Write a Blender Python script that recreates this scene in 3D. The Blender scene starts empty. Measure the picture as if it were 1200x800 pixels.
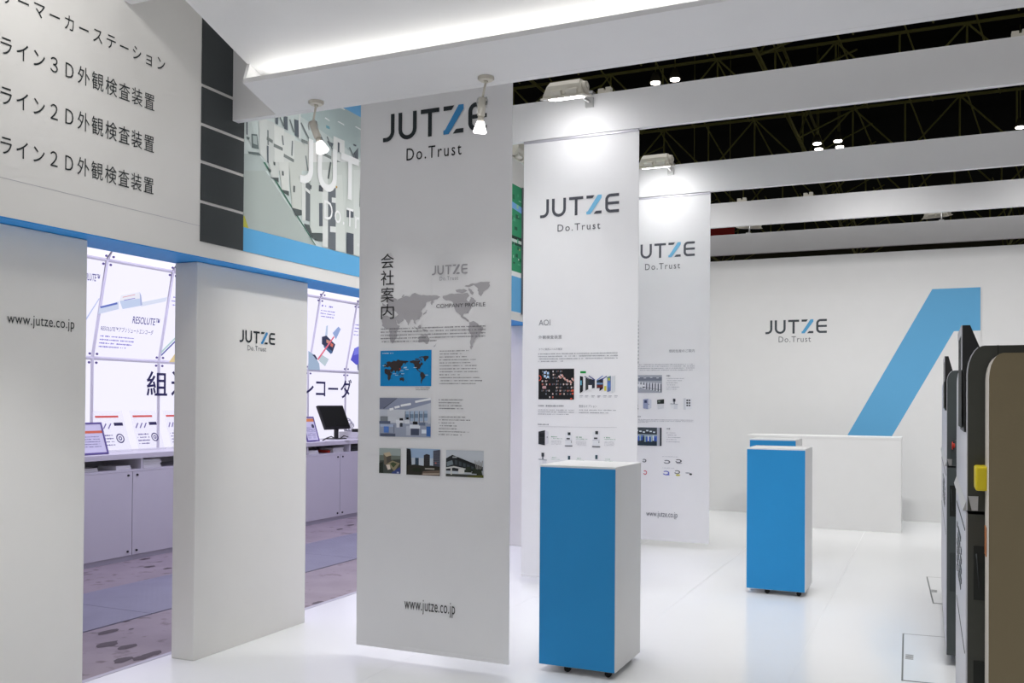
import bpy, bmesh, math, random
from mathutils import Vector, Matrix

random.seed(7)
S = bpy.context.scene
C = S.collection

# ------------------------------------------------------------------ camera
R_RIGHT = Vector((0.9118, 0.4105, 0.0071)).normalized()
R_UP = Vector((-0.0022, -0.0125, 0.9999)).normalized()
R_FWD = R_UP.cross(R_RIGHT).normalized()
R_UP = R_RIGHT.cross(R_FWD).normalized()
FOC, CX, CY, EYE = 1086.6, 600.0, 459.02, Vector((0, 0, 1.43))
cd = bpy.data.cameras.new('camera')
cam = bpy.data.objects.new('camera', cd)
C.objects.link(cam)
cd.sensor_width = 36.0
cd.lens = FOC / 1200 * 36
cd.shift_y = (CY - 400) / 1200
cd.clip_start, cd.clip_end = 0.05, 400
cam.matrix_world = Matrix(((R_RIGHT.x, R_UP.x, -R_FWD.x, EYE.x), (R_RIGHT.y, R_UP.y, -R_FWD.y, EYE.y),
                           (R_RIGHT.z, R_UP.z, -R_FWD.z, EYE.z), (0, 0, 0, 1)))
S.camera = cam

# ------------------------------------------------------------------ light and exposure
W = bpy.data.worlds.new('hall_air')
S.world = W
W.use_nodes = True
W.node_tree.nodes['Background'].inputs[0].default_value = (0.98, 0.97, 0.96, 1)
W.node_tree.nodes['Background'].inputs[1].default_value = 0.55
S.view_settings.view_transform = 'Standard'
S.view_settings.look = 'None'
S.view_settings.gamma = 1
S.view_settings.exposure = 0.0


def area(name, loc, aim, sx, sy, power, col=(1, 1, 1), spread=math.pi):
    d = bpy.data.lights.new(name, 'AREA')
    d.shape, d.size, d.size_y, d.energy, d.color = 'RECTANGLE', sx, sy, power, col
    d.spread = spread
    o = bpy.data.objects.new(name, d)
    C.objects.link(o)
    o.location = loc
    o.rotation_euler = (Vector(aim) - Vector(loc)).to_track_quat('-Z', 'Y').to_euler()
    return o


# rows of hall lamps high over the booth, far above the picture
area('hall_lamp_rows', (4.0, 7.0, 14.5), (3.6, 7.0, 0), 20, 24, 960, (1.0, 0.985, 0.965), math.radians(72))
# the stand's own floodlights that the canopy and the beams hide from view
CUT = math.radians(96)
area('header_floodlight', (-2.78, 2.35, 3.75), (-3.56, 2.9, 2.8), 0.5, 0.2, 3.2, (1, 0.985, 0.96), CUT)
area('column_floodlight', (-2.25, 4.72, 3.70), (-3.62, 4.35, 1.2), 0.3, 0.15, 7, (1, 0.99, 0.97), CUT)
area('opening_floodlight', (-2.25, 5.6, 3.66), (-3.62, 6.2, 1.2), 0.3, 0.15, 6, (1, 0.99, 0.97), CUT)
for x in (-1.6, 0.4, 2.4):
    area('canopy_back_floodlight', (x, 4.52, 3.78), (x - 0.2, 7.3, 0.0), 0.4, 0.15, 8.5, (1, 0.99, 0.98), CUT)
for x in (-2.6, -0.6, 1.4):
    area('beam_back_floodlight', (x, 9.11, 3.74), (x, 12.4, 1.0), 0.4, 0.15, 10, (1, 0.99, 0.98), CUT)
for x, y in ((-2.5, 2.4), (-0.9, 2.3)):
    d = bpy.data.lights.new('canopy_downlight', 'SPOT')
    d.energy, d.spot_size, d.spot_blend, d.shadow_soft_size = 108, math.radians(84), 0.6, 0.05
    o = bpy.data.objects.new('canopy_downlight', d)
    C.objects.link(o)
    o.location = (x, y, 3.06)
area('second_banner_floodlight', (-2.2, 6.80, 3.74), (-2.4, 9.0, 1.6), 0.4, 0.15, 4.5, (1, 0.99, 0.98), CUT)  # added fill to brighten the third banner, not one of the stand's floodlights
# violet fill added over the neighbouring stand to brighten its floor and counter
area('neighbour_violet_fill', (-5.5, 7.6, 3.25), (-5.5, 7.6, 0), 2.4, 8.0, 118, (0.72, 0.68, 1.0))


# ------------------------------------------------------------------ helpers
def lin(c):
    c /= 255.0
    return c / 12.92 if c <= 0.04045 else ((c + 0.055) / 1.055) ** 2.4


def rgb(r, g, b):
    return (lin(r), lin(g), lin(b))


def px(x, y):                                   # the ray through a point of the picture
    return (R_RIGHT * ((x - CX) / FOC) - R_UP * ((y - CY) / FOC) + R_FWD)


def at_z(x, y, z=0.0):
    d = px(x, y)
    return EYE + d * ((z - EYE.z) / d.z)


def at_x(x, y, X):
    d = px(x, y)
    return EYE + d * (X / d.x)


def at_y(x, y, Y):
    d = px(x, y)
    return EYE + d * (Y / d.y)


def mat(name, col, rough=0.5, spec=0.4, metal=0.0, var=0.02, scale=6.0, bump=0.0, bscale=200.0, emit=None, alpha=1.0):
    m = bpy.data.materials.new(name)
    m.use_nodes = True
    n, l = m.node_tree.nodes, m.node_tree.links
    b = n['Principled BSDF']
    b.inputs['Roughness'].default_value = rough
    b.inputs['Specular IOR Level'].default_value = spec
    b.inputs['Metallic'].default_value = metal
    tc = n.new('ShaderNodeTexCoord')
    no = n.new('ShaderNodeTexNoise')
    no.inputs['Scale'].default_value = scale
    no.inputs['Detail'].default_value = 4
    l.new(tc.outputs['Object'], no.inputs['Vector'])
    mx = n.new('ShaderNodeMix')
    mx.data_type = 'RGBA'
    mx.inputs[6].default_value = tuple(max(0, c * (1 - var)) for c in col) + (1,)
    mx.inputs[7].default_value = tuple(min(1, c * (1 + var)) for c in col) + (1,)
    l.new(no.outputs['Fac'], mx.inputs[0])
    l.new(mx.outputs[2], b.inputs['Base Color'])
    if bump:
        nb = n.new('ShaderNodeTexNoise')
        nb.inputs['Scale'].default_value = bscale
        bp = n.new('ShaderNodeBump')
        bp.inputs['Strength'].default_value = bump
        bp.inputs['Distance'].default_value = 0.002
        l.new(tc.outputs['Object'], nb.inputs['Vector'])
        l.new(nb.outputs['Fac'], bp.inputs['Height'])
        l.new(bp.outputs['Normal'], b.inputs['Normal'])
    if emit:
        b.inputs['Emission Color'].default_value = emit[:3] + (1,)
        b.inputs['Emission Strength'].default_value = emit[3]
    b.inputs['Alpha'].default_value = alpha
    return m


def print_mat(name, rough=0.55, emit=0.0, spec=0.25):           # flat print: colour from the drawing itself
    m = bpy.data.materials.new(name)
    m.use_nodes = True
    n, l = m.node_tree.nodes, m.node_tree.links
    b = n['Principled BSDF']
    b.inputs['Roughness'].default_value = rough
    b.inputs['Specular IOR Level'].default_value = spec
    a = n.new('ShaderNodeVertexColor')
    a.layer_name = 'ink'
    l.new(a.outputs['Color'], b.inputs['Base Color'])
    if emit:
        l.remove(b.inputs['Base Color'].links[0])
        b.inputs['Base Color'].default_value = (0.04, 0.04, 0.05, 1)
        l.new(a.outputs['Color'], b.inputs['Emission Color'])
        b.inputs['Emission Strength'].default_value = emit
        b.inputs['Specular IOR Level'].default_value = 0.0
    return m


M = dict(
    white=mat('white_painted_board', (0.80, 0.80, 0.80), 0.5, 0.35, bump=0.06),
    fascia=mat('white_fascia_board', (0.795, 0.785, 0.76), 0.5, 0.35, bump=0.06),
    floor=mat('white_glossy_floor', (0.83, 0.84, 0.85), 0.17, 0.5, var=0.015, scale=1.5, bump=0.03, bscale=30),
    fabric=mat('white_banner_fabric', (0.80, 0.80, 0.815), 0.75, 0.15, bump=0.12, bscale=900),
    beam=mat('white_beam_board', (0.79, 0.79, 0.80), 0.5, 0.3, bump=0.05),
    blue=mat('blue_laminate', (0.027, 0.28, 0.62), 0.45, 0.2),
    soffit=mat('blue_soffit_sheet', (0.03, 0.32, 0.80), 0.5, 0.3),
    blueband=mat('blue_printed_film', (0.12, 0.42, 0.74), 0.5, 0.3),
    charcoal=mat('charcoal_film', (0.048, 0.055, 0.058), 0.45, 0.3),
    seam=mat('dark_seam', (0.18, 0.18, 0.18), 0.8, 0.1),
    black=mat('black_plastic', (0.012, 0.012, 0.013), 0.4, 0.4),
    rubber=mat('black_rubber', (0.01, 0.01, 0.01), 0.7, 0.3),
    lampcase=mat('cream_lamp_casing', (0.66, 0.63, 0.55), 0.4, 0.4),
    steel=mat('bare_steel', (0.55, 0.55, 0.55), 0.3, 0.5, metal=0.9),
    machine_rear=mat('slate_grey_machine_paint', (0.062, 0.074, 0.076), 0.42, 0.4, bump=0.1),
    machine=mat('dark_grey_machine_paint', (0.042, 0.044, 0.036), 0.42, 0.4, bump=0.1),
    machine_front=mat('pale_grey_machine_paint', (0.55, 0.55, 0.60), 0.4, 0.4, bump=0.05),
    tan=mat('tan_machine_paint', (0.205, 0.165, 0.095), 0.45, 0.35, bump=0.1),
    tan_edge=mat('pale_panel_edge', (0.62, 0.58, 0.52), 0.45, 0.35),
    recess=mat('dark_recess', (0.012, 0.014, 0.012), 0.6, 0.3),
    yellow=mat('yellow_plastic', (0.62, 0.50, 0.01), 0.4, 0.4),
    red=mat('red_plastic', (0.55, 0.05, 0.03), 0.4, 0.4),
    counter=mat('white_counter_laminate', (0.66, 0.645, 0.68), 0.45, 0.35),
    paper=mat('white_paper', (0.82, 0.82, 0.82), 0.7, 0.2),
    aluminium=mat('aluminium_rail', (0.48, 0.47, 0.52), 0.4, 0.4, metal=0.3),
    rail=mat('pale_rail', (0.78, 0.77, 0.82), 0.5, 0.2),
    frame=mat('violet_grey_frame', (0.13, 0.10, 0.30), 0.4, 0.4),
    acrylic=mat('clear_acrylic', (0.86, 0.86, 0.93), 0.08, 0.5, alpha=0.12),
    rooftruss=mat('olive_truss_paint', (0.20, 0.195, 0.055), 0.6, 0.2),
    roof=mat('dark_roof_sheet', (0.006, 0.007, 0.004), 0.8, 0.1),
    hallwall=mat('dark_hall_wall', (0.035, 0.033, 0.02), 0.8, 0.1),
    hall_lamp=mat('hall_lamp_glass', (1, 1, 1), 0.4, 0.2, emit=(1.0, 0.93, 0.85, 9.0)),
    flood_glass=mat('floodlight_glass', (1, 1, 1), 0.3, 0.3, emit=(1.0, 0.99, 1.0, 14.0)),
    bulb=mat('spot_bulb_glass', (1, 1, 1), 0.3, 0.3, emit=(1.0, 0.95, 0.96, 3.0)),
    led=mat('led_strip', (1, 1, 1), 0.4, 0.2, emit=(1.0, 0.985, 0.95, 8.0)),
    backlit=mat('backlit_panel', (0.10, 0.10, 0.11), 0.5, 0.05, emit=(0.865, 0.845, 0.965, 1.0)),
    backlit_top=mat('backlit_top_panel', (0.10, 0.10, 0.11), 0.5, 0.05, emit=(0.93, 0.90, 1.0, 1.08)),
    redsign=mat('red_hall_sign', (0.30, 0.015, 0.01), 0.6, 0.2),
    ink=print_mat('printed_ink'),
    ink_backlit=print_mat('backlit_ink', 0.5, 0.95),
    screen=mat('dark_screen', (0.012, 0.013, 0.010), 0.55, 0.15),
)


def concrete():
    m = mat('worn_concrete', (0.345, 0.30, 0.315), 0.75, 0.2, var=0.22, scale=3.0, bump=0.35, bscale=40)
    n, l = m.node_tree.nodes, m.node_tree.links
    b = n['Principled BSDF']
    src = b.inputs['Base Color'].links[0].from_socket
    tc = [x for x in n if x.type == 'TEX_COORD'][0]
    v = n.new('ShaderNodeTexNoise')
    v.inputs['Scale'].default_value = 9
    v.inputs['Detail'].default_value = 6
    l.new(tc.outputs['Object'], v.inputs['Vector'])
    r = n.new('ShaderNodeValToRGB')
    r.color_ramp.elements[0].position, r.color_ramp.elements[0].color = 0.30, (0.45, 0.42, 0.40, 1)
    r.color_ramp.elements[1].position, r.color_ramp.elements[1].color = 0.42, (1, 1, 1, 1)
    l.new(v.outputs['Fac'], r.inputs['Fac'])
    mx = n.new('ShaderNodeMix')
    mx.data_type, mx.blend_type = 'RGBA', 'MULTIPLY'
    mx.inputs[0].default_value = 0.7
    l.new(src, mx.inputs[6])
    l.new(r.outputs['Color'], mx.inputs[7])
    l.new(mx.outputs[2], b.inputs['Base Color'])
    return m


def checker_steel():
    m = mat('chequered_steel_plate', (0.25, 0.25, 0.31), 0.5, 0.4, var=0.12, scale=5)
    n, l = m.node_tree.nodes, m.node_tree.links
    b = n['Principled BSDF']
    tc = [x for x in n if x.type == 'TEX_COORD'][0]
    c = n.new('ShaderNodeTexChecker')
    c.inputs['Scale'].default_value = 40
    l.new(tc.outputs['Object'], c.inputs['Vector'])
    bp = n.new('ShaderNodeBump')
    bp.inputs['Strength'].default_value = 0.5
    bp.inputs['Distance'].default_value = 0.003
    l.new(c.outputs['Fac'], bp.inputs['Height'])
    l.new(bp.outputs['Normal'], b.inputs['Normal'])
    return m


M['concrete'] = concrete()
M['checker'] = checker_steel()


def tag(o, label=None, cat=None, group=None, kind=None):
    if label:
        o['label'] = label
    if cat:
        o['category'] = cat
    if group:
        o['group'] = group
    if kind:
        o['kind'] = kind
    return o


def empty(name, loc, label=None, cat=None, group=None, rotz=0.0):
    o = bpy.data.objects.new(name, None)
    C.objects.link(o)
    o.location = loc
    o.rotation_euler = (0, 0, rotz)
    o.empty_display_size = 0.05
    return tag(o, label, cat, group)


def link(name, me, m, parent=None):
    o = bpy.data.objects.new(name, me)
    C.objects.link(o)
    if m is not None:
        me.materials.append(m)
    if parent is not None:                                    # meshes are made in world coordinates: keep them where they stand
        o.parent = parent
        w = Matrix.Identity(4)
        chain, p = [], parent
        while p is not None:
            chain.append(p)
            p = p.parent
        for p in reversed(chain):
            w = w @ p.matrix_parent_inverse @ Matrix.LocRotScale(p.location, p.rotation_euler, p.scale)
        o.matrix_parent_inverse = w.inverted()
    return o


class B:                                                      # collects shapes in one bmesh
    def __init__(self):
        self.bm = bmesh.new()

    def box(self, a, b, bev=0.0, seg=2, M4=None):
        x0, y0, z0 = (min(a[i], b[i]) for i in range(3))
        x1, y1, z1 = (max(a[i], b[i]) for i in range(3))
        vs = [self.bm.verts.new(p) for p in ((x0, y0, z0), (x1, y0, z0), (x1, y1, z0), (x0, y1, z0), (x0, y0, z1), (x1, y0, z1), (x1, y1, z1), (x0, y1, z1))]
        fs = [self.bm.faces.new([vs[i] for i in q]) for q in ((3, 2, 1, 0), (4, 5, 6, 7), (0, 1, 5, 4), (1, 2, 6, 5), (2, 3, 7, 6), (3, 0, 4, 7))]
        if bev:
            es = list({e for f in fs for e in f.edges})
            r = bmesh.ops.bevel(self.bm, geom=es, offset=bev, segments=seg, profile=0.5, affect='EDGES')
            vs = list({v for f in r['faces'] for v in f.verts} | {v for v in vs if v.is_valid})
        if M4 is not None:
            bmesh.ops.transform(self.bm, matrix=M4, verts=[v for v in vs if v.is_valid])
        return self

    def prism(self, pts, off):                                # polygon (3D points) pushed along off
        off = Vector(off)
        a = [self.bm.verts.new(p) for p in pts]
        b = [self.bm.verts.new(Vector(p) + off) for p in pts]
        n = len(a)
        self.bm.faces.new(a)
        self.bm.faces.new(list(reversed(b)))
        for i in range(n):
            self.bm.faces.new((a[i], b[i], b[(i + 1) % n], a[(i + 1) % n]))
        return self

    def cyl(self, p, q, r0, r1=None, n=16, cap=True):
        p, q = Vector(p), Vector(q)
        r1 = r0 if r1 is None else r1
        d = (q - p).normalized()
        s = d.orthogonal().normalized()
        t = d.cross(s)
        A = [self.bm.verts.new(p + (s * math.cos(2 * math.pi * i / n) + t * math.sin(2 * math.pi * i / n)) * r0) for i in range(n)]
        D = [self.bm.verts.new(q + (s * math.cos(2 * math.pi * i / n) + t * math.sin(2 * math.pi * i / n)) * r1) for i in range(n)]
        for i in range(n):
            f = self.bm.faces.new((A[i], A[(i + 1) % n], D[(i + 1) % n], D[i]))
            f.smooth = True
        if cap:
            self.bm.faces.new(list(reversed(A)))
            self.bm.faces.new(D)
        return self

    def tube(self, pts, r, n=8):
        pts = [Vector(p) for p in pts]
        rings = []
        for i, p in enumerate(pts):
            d = (pts[min(i + 1, len(pts) - 1)] - pts[max(i - 1, 0)]).normalized()
            ref = Vector((0, 0, 1)) if abs(d.z) < 0.9 else Vector((1, 0, 0))
            s = d.cross(ref).normalized()
            t = d.cross(s)
            rings.append([self.bm.verts.new(p + (s * math.cos(2 * math.pi * k / n) + t * math.sin(2 * math.pi * k / n)) * r) for k in range(n)])
        for a, b in zip(rings, rings[1:]):
            for k in range(n):
                f = self.bm.faces.new((a[k], a[(k + 1) % n], b[(k + 1) % n], b[k]))
                f.smooth = True
        self.bm.faces.new(list(reversed(rings[0])))
        self.bm.faces.new(rings[-1])
        return self

    def build(self, name, m, parent=None, kind=None, label=None):
        bmesh.ops.recalc_face_normals(self.bm, faces=self.bm.faces)
        me = bpy.data.meshes.new(name)
        self.bm.to_mesh(me)
        self.bm.free()
        return tag(link(name, me, m, parent), label, kind=kind)


def box(name, a, b, m, parent=None, bev=0.0, label=None, kind=None):
    return B().box(a, b, bev).build(name, m, parent, kind, label)


# ------------------------------------------------------------------ printing on flat surfaces
class Plane:
    def __init__(self, o, u, v):
        self.o, self.u, self.v = Vector(o), Vector(u).normalized(), Vector(v).normalized()
        self.n = self.u.cross(self.v)

    def px(self, x, y):                                       # point of the picture -> metres on this surface
        d = px(x, y)
        q = EYE + d * ((self.o - EYE).dot(self.n) / d.dot(self.n)) - self.o
        return (q.dot(self.u), q.dot(self.v))

    def at(self, a, b, h=0.0):
        return self.o + self.u * a + self.v * b + self.n * h


def facing_y(Y):                                              # upright surface that looks towards -Y
    return Plane((0, Y, 0), (1, 0, 0), (0, 0, 1))


def facing_x(X):                                              # upright surface that looks towards +X
    return Plane((X, 0, 0), (0, 1, 0), (0, 0, 1))


_glyphs = {}


def glyphs(text, spacing=1.0, bold=0.0):                                # outlines of a line of lettering from Blender's own built-in font
    k = (text, spacing, bold)
    if k not in _glyphs:
        cu = bpy.data.curves.new('lettering', 'FONT')
        cu.body = text
        cu.size = 1.0
        cu.space_character = spacing
        cu.offset = bold
        cu.resolution_u = 3
        o = bpy.data.objects.new('lettering', cu)
        C.objects.link(o)
        dg = bpy.context.evaluated_depsgraph_get()
        me = bpy.data.meshes.new_from_object(o.evaluated_get(dg))
        vs = [(v.co.x, v.co.y) for v in me.vertices]
        fs = [tuple(p.vertices) for p in me.polygons]
        bpy.data.objects.remove(o)
        bpy.data.curves.remove(cu)
        bpy.data.meshes.remove(me)
        _glyphs[k] = (vs, fs)
    return _glyphs[k]


class Print:
    def __init__(self, plane, lay0=0.0005):
        self.p, self.v, self.f, self.c, self.h0 = plane, [], [], [], lay0
        self.k, self.done = 0, []

    def poly(self, pts, col, lay=1):
        i = len(self.v)
        a = sum(pts[k][0] * pts[(k + 1) % len(pts)][1] - pts[(k + 1) % len(pts)][0] * pts[k][1] for k in range(len(pts)))
        if a < 0:
            pts = list(reversed(pts))
        for a, b in pts:
            self.v.append(self.p.at(a, b, self.h0 + lay * 0.0007 + (self.k % 45) * 0.000014))
        self.k += 1
        self.f.append(tuple(range(i, i + len(pts))))
        self.c.append(col)
        return self

    def ppx(self, pts, col, lay=1):
        return self.poly([self.p.px(*q) for q in pts], col, lay)

    def rect(self, a0, b0, a1, b1, col, lay=1):
        return self.poly([(a0, b0), (a1, b0), (a1, b1), (a0, b1)], col, lay)

    def rpx(self, x0, y0, x1, y1, col, lay=1):                # opposite corners given as points of the picture
        a0, b0 = self.p.px(x0, y0)
        a1, b1 = self.p.px(x1, y1)
        return self.rect(a0, b0, a1, b1, col, lay)

    def line(self, p, q, w, col, lay=2):
        p, q = Vector(p), Vector(q)
        d = (q - p)
        if d.length < 1e-6:
            return self
        n = Vector((-d.y, d.x)).normalized() * w / 2
        return self.poly([p - n, q - n, q + n, p + n], col, lay)

    def lpx(self, p, q, w, col, lay=2):
        return self.line(self.p.px(*p), self.p.px(*q), w, col, lay)

    def ring(self, c, r0, r1, col, lay=2, n=24, a0=0, a1=360, sx=1.0):
        for k in range(n):
            s, t = (math.radians(a0 + (a1 - a0) * i / n) for i in (k, k + 1))
            pts = [(c[0] + math.cos(s) * r0 * sx, c[1] + math.sin(s) * r0), (c[0] + math.cos(s) * r1 * sx, c[1] + math.sin(s) * r1),
                   (c[0] + math.cos(t) * r1 * sx, c[1] + math.sin(t) * r1), (c[0] + math.cos(t) * r0 * sx, c[1] + math.sin(t) * r0)]
            self.poly(pts, col, lay)
        return self

    def disc(self, c, r, col, lay=2, n=16, sx=1.0):
        return self.poly([(c[0] + math.cos(2 * math.pi * k / n) * r * sx, c[1] + math.sin(2 * math.pi * k / n) * r) for k in range(n)], col, lay)

    def text(self, s, a0, b0, a1, b1, col, lay=2, spacing=1.0, bold=0.0):   # lettering fitted into a box on the surface
        vs, fs = glyphs(s, spacing, bold)
        xs, ys = [q[0] for q in vs], [q[1] for q in vs]
        x0, x1, y0, y1 = min(xs), max(xs), min(ys), max(ys)
        i = len(self.v)
        for x, y in vs:
            self.v.append(self.p.at(a0 + (x - x0) / (x1 - x0) * (a1 - a0), b0 + (y - y0) / (y1 - y0) * (b1 - b0), self.h0 + lay * 0.0007))
        for f in fs:
            self.f.append(tuple(i + k for k in f))
            self.c.append(col)
        return self

    def tpx(self, s, x0, y0, x1, y1, col, lay=2, spacing=1.0, bold=0.0):    # (x0,y0) lower left, (x1,y1) upper right in the picture
        a0, b0 = self.p.px(x0, y0)
        a1, b1 = self.p.px(x1, y1)
        return self.text(s, a0, b0, a1, b1, col, lay, spacing, bold)

    def para(self, a0, b0, a1, b1, rows, col, lay=2, fill=0.55, last=0.6, ragged=False):   # small print too fine to read: rows of dashes
        st = (b0 - b1) / max(rows, 1)
        for r in range(rows):
            y = b0 - st * (r + 0.2)
            h = abs(st) * fill
            x, end = a0, a0 + (a1 - a0) * (random.uniform(0.45, 1) if ragged else (1 if r < rows - 1 else last))
            while x < end:
                w = h * random.choice((0.5, 0.7, 0.8, 0.9))
                if random.random() > 0.12:
                    hh = h * random.uniform(0.35, 1.0)
                    self.rect(x, y - h / 2 - hh / 2, min(x + w, end), y - h / 2 + hh / 2, col, lay)
                x += w + h * 0.22
        return self

    def ppara(self, x0, y0, x1, y1, rows, col, lay=2, fill=0.5, last=0.6, ragged=False):
        a0, b0 = self.p.px(x0, y0)
        a1, b1 = self.p.px(x1, y1)
        return self.para(a0, b0, a1, b1, rows, col, lay, fill, last, ragged)

    def cut(self):                                            # what follows becomes a piece of its own
        self.done.append((self.v, self.f, self.c))
        self.v, self.f, self.c = [], [], []
        return self

    def build(self, name, parent, m=None, label=None, kind=None):
        for v, f, c in self.done:
            if f:
                q = Print(self.p)
                q.v, q.f, q.c = v, f, c
                q.build(name, parent, m, label, kind)
        if not self.f:
            return None
        me = bpy.data.meshes.new(name)
        me.from_pydata(self.v, [], self.f)
        at = me.color_attributes.new('ink', 'FLOAT_COLOR', 'CORNER')
        for poly, c in zip(me.polygons, self.c):
            for li in poly.loop_indices:
                at.data[li].color = (c[0], c[1], c[2], 1)
        return tag(link(name, me, m or M['ink'], parent), label, kind=kind)


INK = rgb(48, 52, 55)
LOGO_BLUE = rgb(64, 140, 196)
PALE_BLUE = rgb(120, 185, 222)
GREY = rgb(150, 152, 156)
SOFT = rgb(172, 172, 178)


def logo(pr, a0, b0, a1, b1, ink=INK, blue=LOGO_BLUE, tag_col=None, tagline=True, lay=2):
    """company mark: J U T, a Z split into two dark bars and a blue slash, E; tagline below"""
    w, h = a1 - a0, b1 - b0
    t = 0.155 * h                                             # stroke

    def P(x, y):
        return (a0 + x * w, b0 + y * h)

    def rect(x0, y0, x1, y1):
        pr.poly([P(x0, y0), P(x1, y0), P(x1, y1), P(x0, y1)], ink, lay)
    sx = w / h
    tx = 0.155 / sx * 1.0

    def arc(cx, cy, r, s, e):                                 # r in h units
        k = 10
        for i in range(k):
            u, v = (math.radians(s + (e - s) * j / k) for j in (i, i + 1))
            q = [(cx + math.cos(g) * rr / sx, cy + math.sin(g) * rr) for g, rr in ((u, r), (u, r - 0.155), (v, r - 0.155), (v, r))]
            pr.poly([P(*z) for z in q], ink, lay)
    # J
    rect(0.115 - tx, 0.36, 0.115, 1.0)
    arc(0.115 - 0.36 / sx, 0.36, 0.36, -90, 0)
    rect(0.0, 0.0, 0.115 - 0.36 / sx, 0.155)
    # U
    x0, x1 = 0.155, 0.335
    r = (x1 - x0) / 2 * sx
    rect(x0, r, x0 + tx, 1.0)
    rect(x1 - tx, r, x1, 1.0)
    arc((x0 + x1) / 2, r, r, 180, 360)
    # T
    rect(0.375, 0.845, 0.555, 1.0)
    rect(0.465 - tx / 2, 0.0, 0.465 + tx / 2, 0.845)
    # Z
    pr.poly([P(0.595, 0.845), P(0.672, 0.845), P(0.697, 1.0), P(0.595, 1.0)], ink, lay)
    pr.poly([P(0.685, 0.0), P(0.785, 0.0), P(0.785, 0.155), P(0.715, 0.155)], ink, lay)
    pr.poly([P(0.595, 0.0), P(0.645, 0.0), P(0.785, 0.84), P(0.785, 1.0), P(0.738, 1.0), P(0.612, 0.17), P(0.595, 0.14)], blue, lay)
    # E
    x0, x1 = 0.83, 1.0
    rr = 0.3
    rect(x0, rr, x0 + tx, 1 - rr)
    arc(x0 + rr / sx, rr, rr, 180, 270)
    arc(x0 + rr / sx, 1 - rr, rr, 90, 180)
    rect(x0 + rr / sx, 0.0, x1, 0.155)
    rect(x0 + rr / sx, 0.845, x1, 1.0)
    rect(x0 + tx, 0.43, x1, 0.575)
    if tagline:
        pr.cut()
        pr.text('Do.Trust', a0 + 0.22 * w, b0 - 0.62 * h, a0 + 0.745 * w, b0 - 0.20 * h, tag_col or ink, lay, 1.15)


# world map outline, drawn on a 0..1 square (Pacific in the middle)
def _n(pts):
    return [((x - 45) / 930.0, 1 - (y - 290) / 596.0) for x, y in pts]


WORLD = [_n(q) for q in (
    [(52, 590), (62, 562), (100, 556), (120, 570), (160, 575), (178, 600), (192, 648), (216, 655), (190, 712), (186, 760), (168, 800), (150, 816), (138, 800), (122, 740), (120, 690), (80, 672), (55, 650)],
    [(45, 470), (62, 462), (58, 440), (95, 470), (108, 455), (90, 425), (130, 398), (180, 405), (190, 420), (230, 400), (270, 385), (300, 395), (320, 370), (345, 360), (380, 378), (440, 388), (540, 395), (565, 408), (540, 425), (512, 428), (492, 476), (484, 470), (488, 440), (450, 446), (430, 490), (400, 530), (408, 560), (385, 600), (350, 612), (362, 648), (345, 640), (325, 600), (310, 605), (290, 655), (270, 610), (240, 590), (250, 604), (206, 642), (180, 600), (165, 580), (200, 550), (185, 530), (160, 510), (120, 530), (90, 520), (50, 530), (45, 500)],
    [(412, 556), (445, 525), (455, 518), (446, 545), (420, 562)],
    [(345, 665), (378, 695), (370, 702), (338, 670)], [(372, 665), (392, 650), (396, 680), (378, 688)], [(412, 688), (452, 702), (440, 712), (412, 698)],
    [(377, 763), (400, 752), (418, 744), (436, 749), (456, 740), (472, 776), (463, 826), (445, 829), (420, 806), (382, 812)],
    [(509, 858), (531, 828), (535, 824), (522, 850)],
    [(585, 400), (640, 385), (700, 385), (760, 390), (790, 380), (806, 410), (780, 440), (790, 455), (808, 462), (815, 420), (840, 430), (862, 460), (830, 490), (806, 530), (800, 568), (790, 560), (762, 565), (755, 590), (775, 600), (800, 622), (806, 640), (790, 634), (745, 600), (716, 560), (690, 530), (678, 480), (650, 445), (612, 440), (590, 425)],
    [(690, 352), (760, 345), (790, 365), (740, 382), (700, 372)], [(765, 322), (830, 300), (855, 305), (800, 332)], [(800, 340), (842, 380), (832, 402), (800, 362)],
    [(838, 312), (900, 290), (975, 295), (965, 340), (920, 380), (900, 420), (880, 390), (870, 340)],
    [(805, 645), (840, 632), (880, 660), (885, 680), (920, 690), (915, 720), (890, 765), (859, 791), (836, 836), (827, 886), (816, 872), (822, 763), (804, 709)],
    [(225, 395), (240, 372), (256, 368), (240, 392)], [(205, 775), (216, 745), (218, 760), (210, 780)],
)]


def _coast(q, rnd):                                           # crinkle an outline
    out = []
    for (x0, y0), (x1, y1) in zip(q, q[1:] + q[:1]):
        d = math.hypot(x1 - x0, y1 - y0)
        out.append((x0, y0))
        n = int(d / 0.018)
        for i in range(1, n):
            t, w = i / n, rnd.uniform(-0.006, 0.006)
            out.append((x0 + (x1 - x0) * t - (y1 - y0) / d * w, y0 + (y1 - y0) * t + (x1 - x0) / d * w))
    return out


_r = random.Random(11)
WORLD = [_coast(q, _r) for q in WORLD]


def world_map(pr, a0, b0, a1, b1, col, lay=1):
    for q in WORLD:
        pr.poly([(a0 + x * (a1 - a0), b0 + y * (b1 - b0)) for x, y in q], col, lay)


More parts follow.
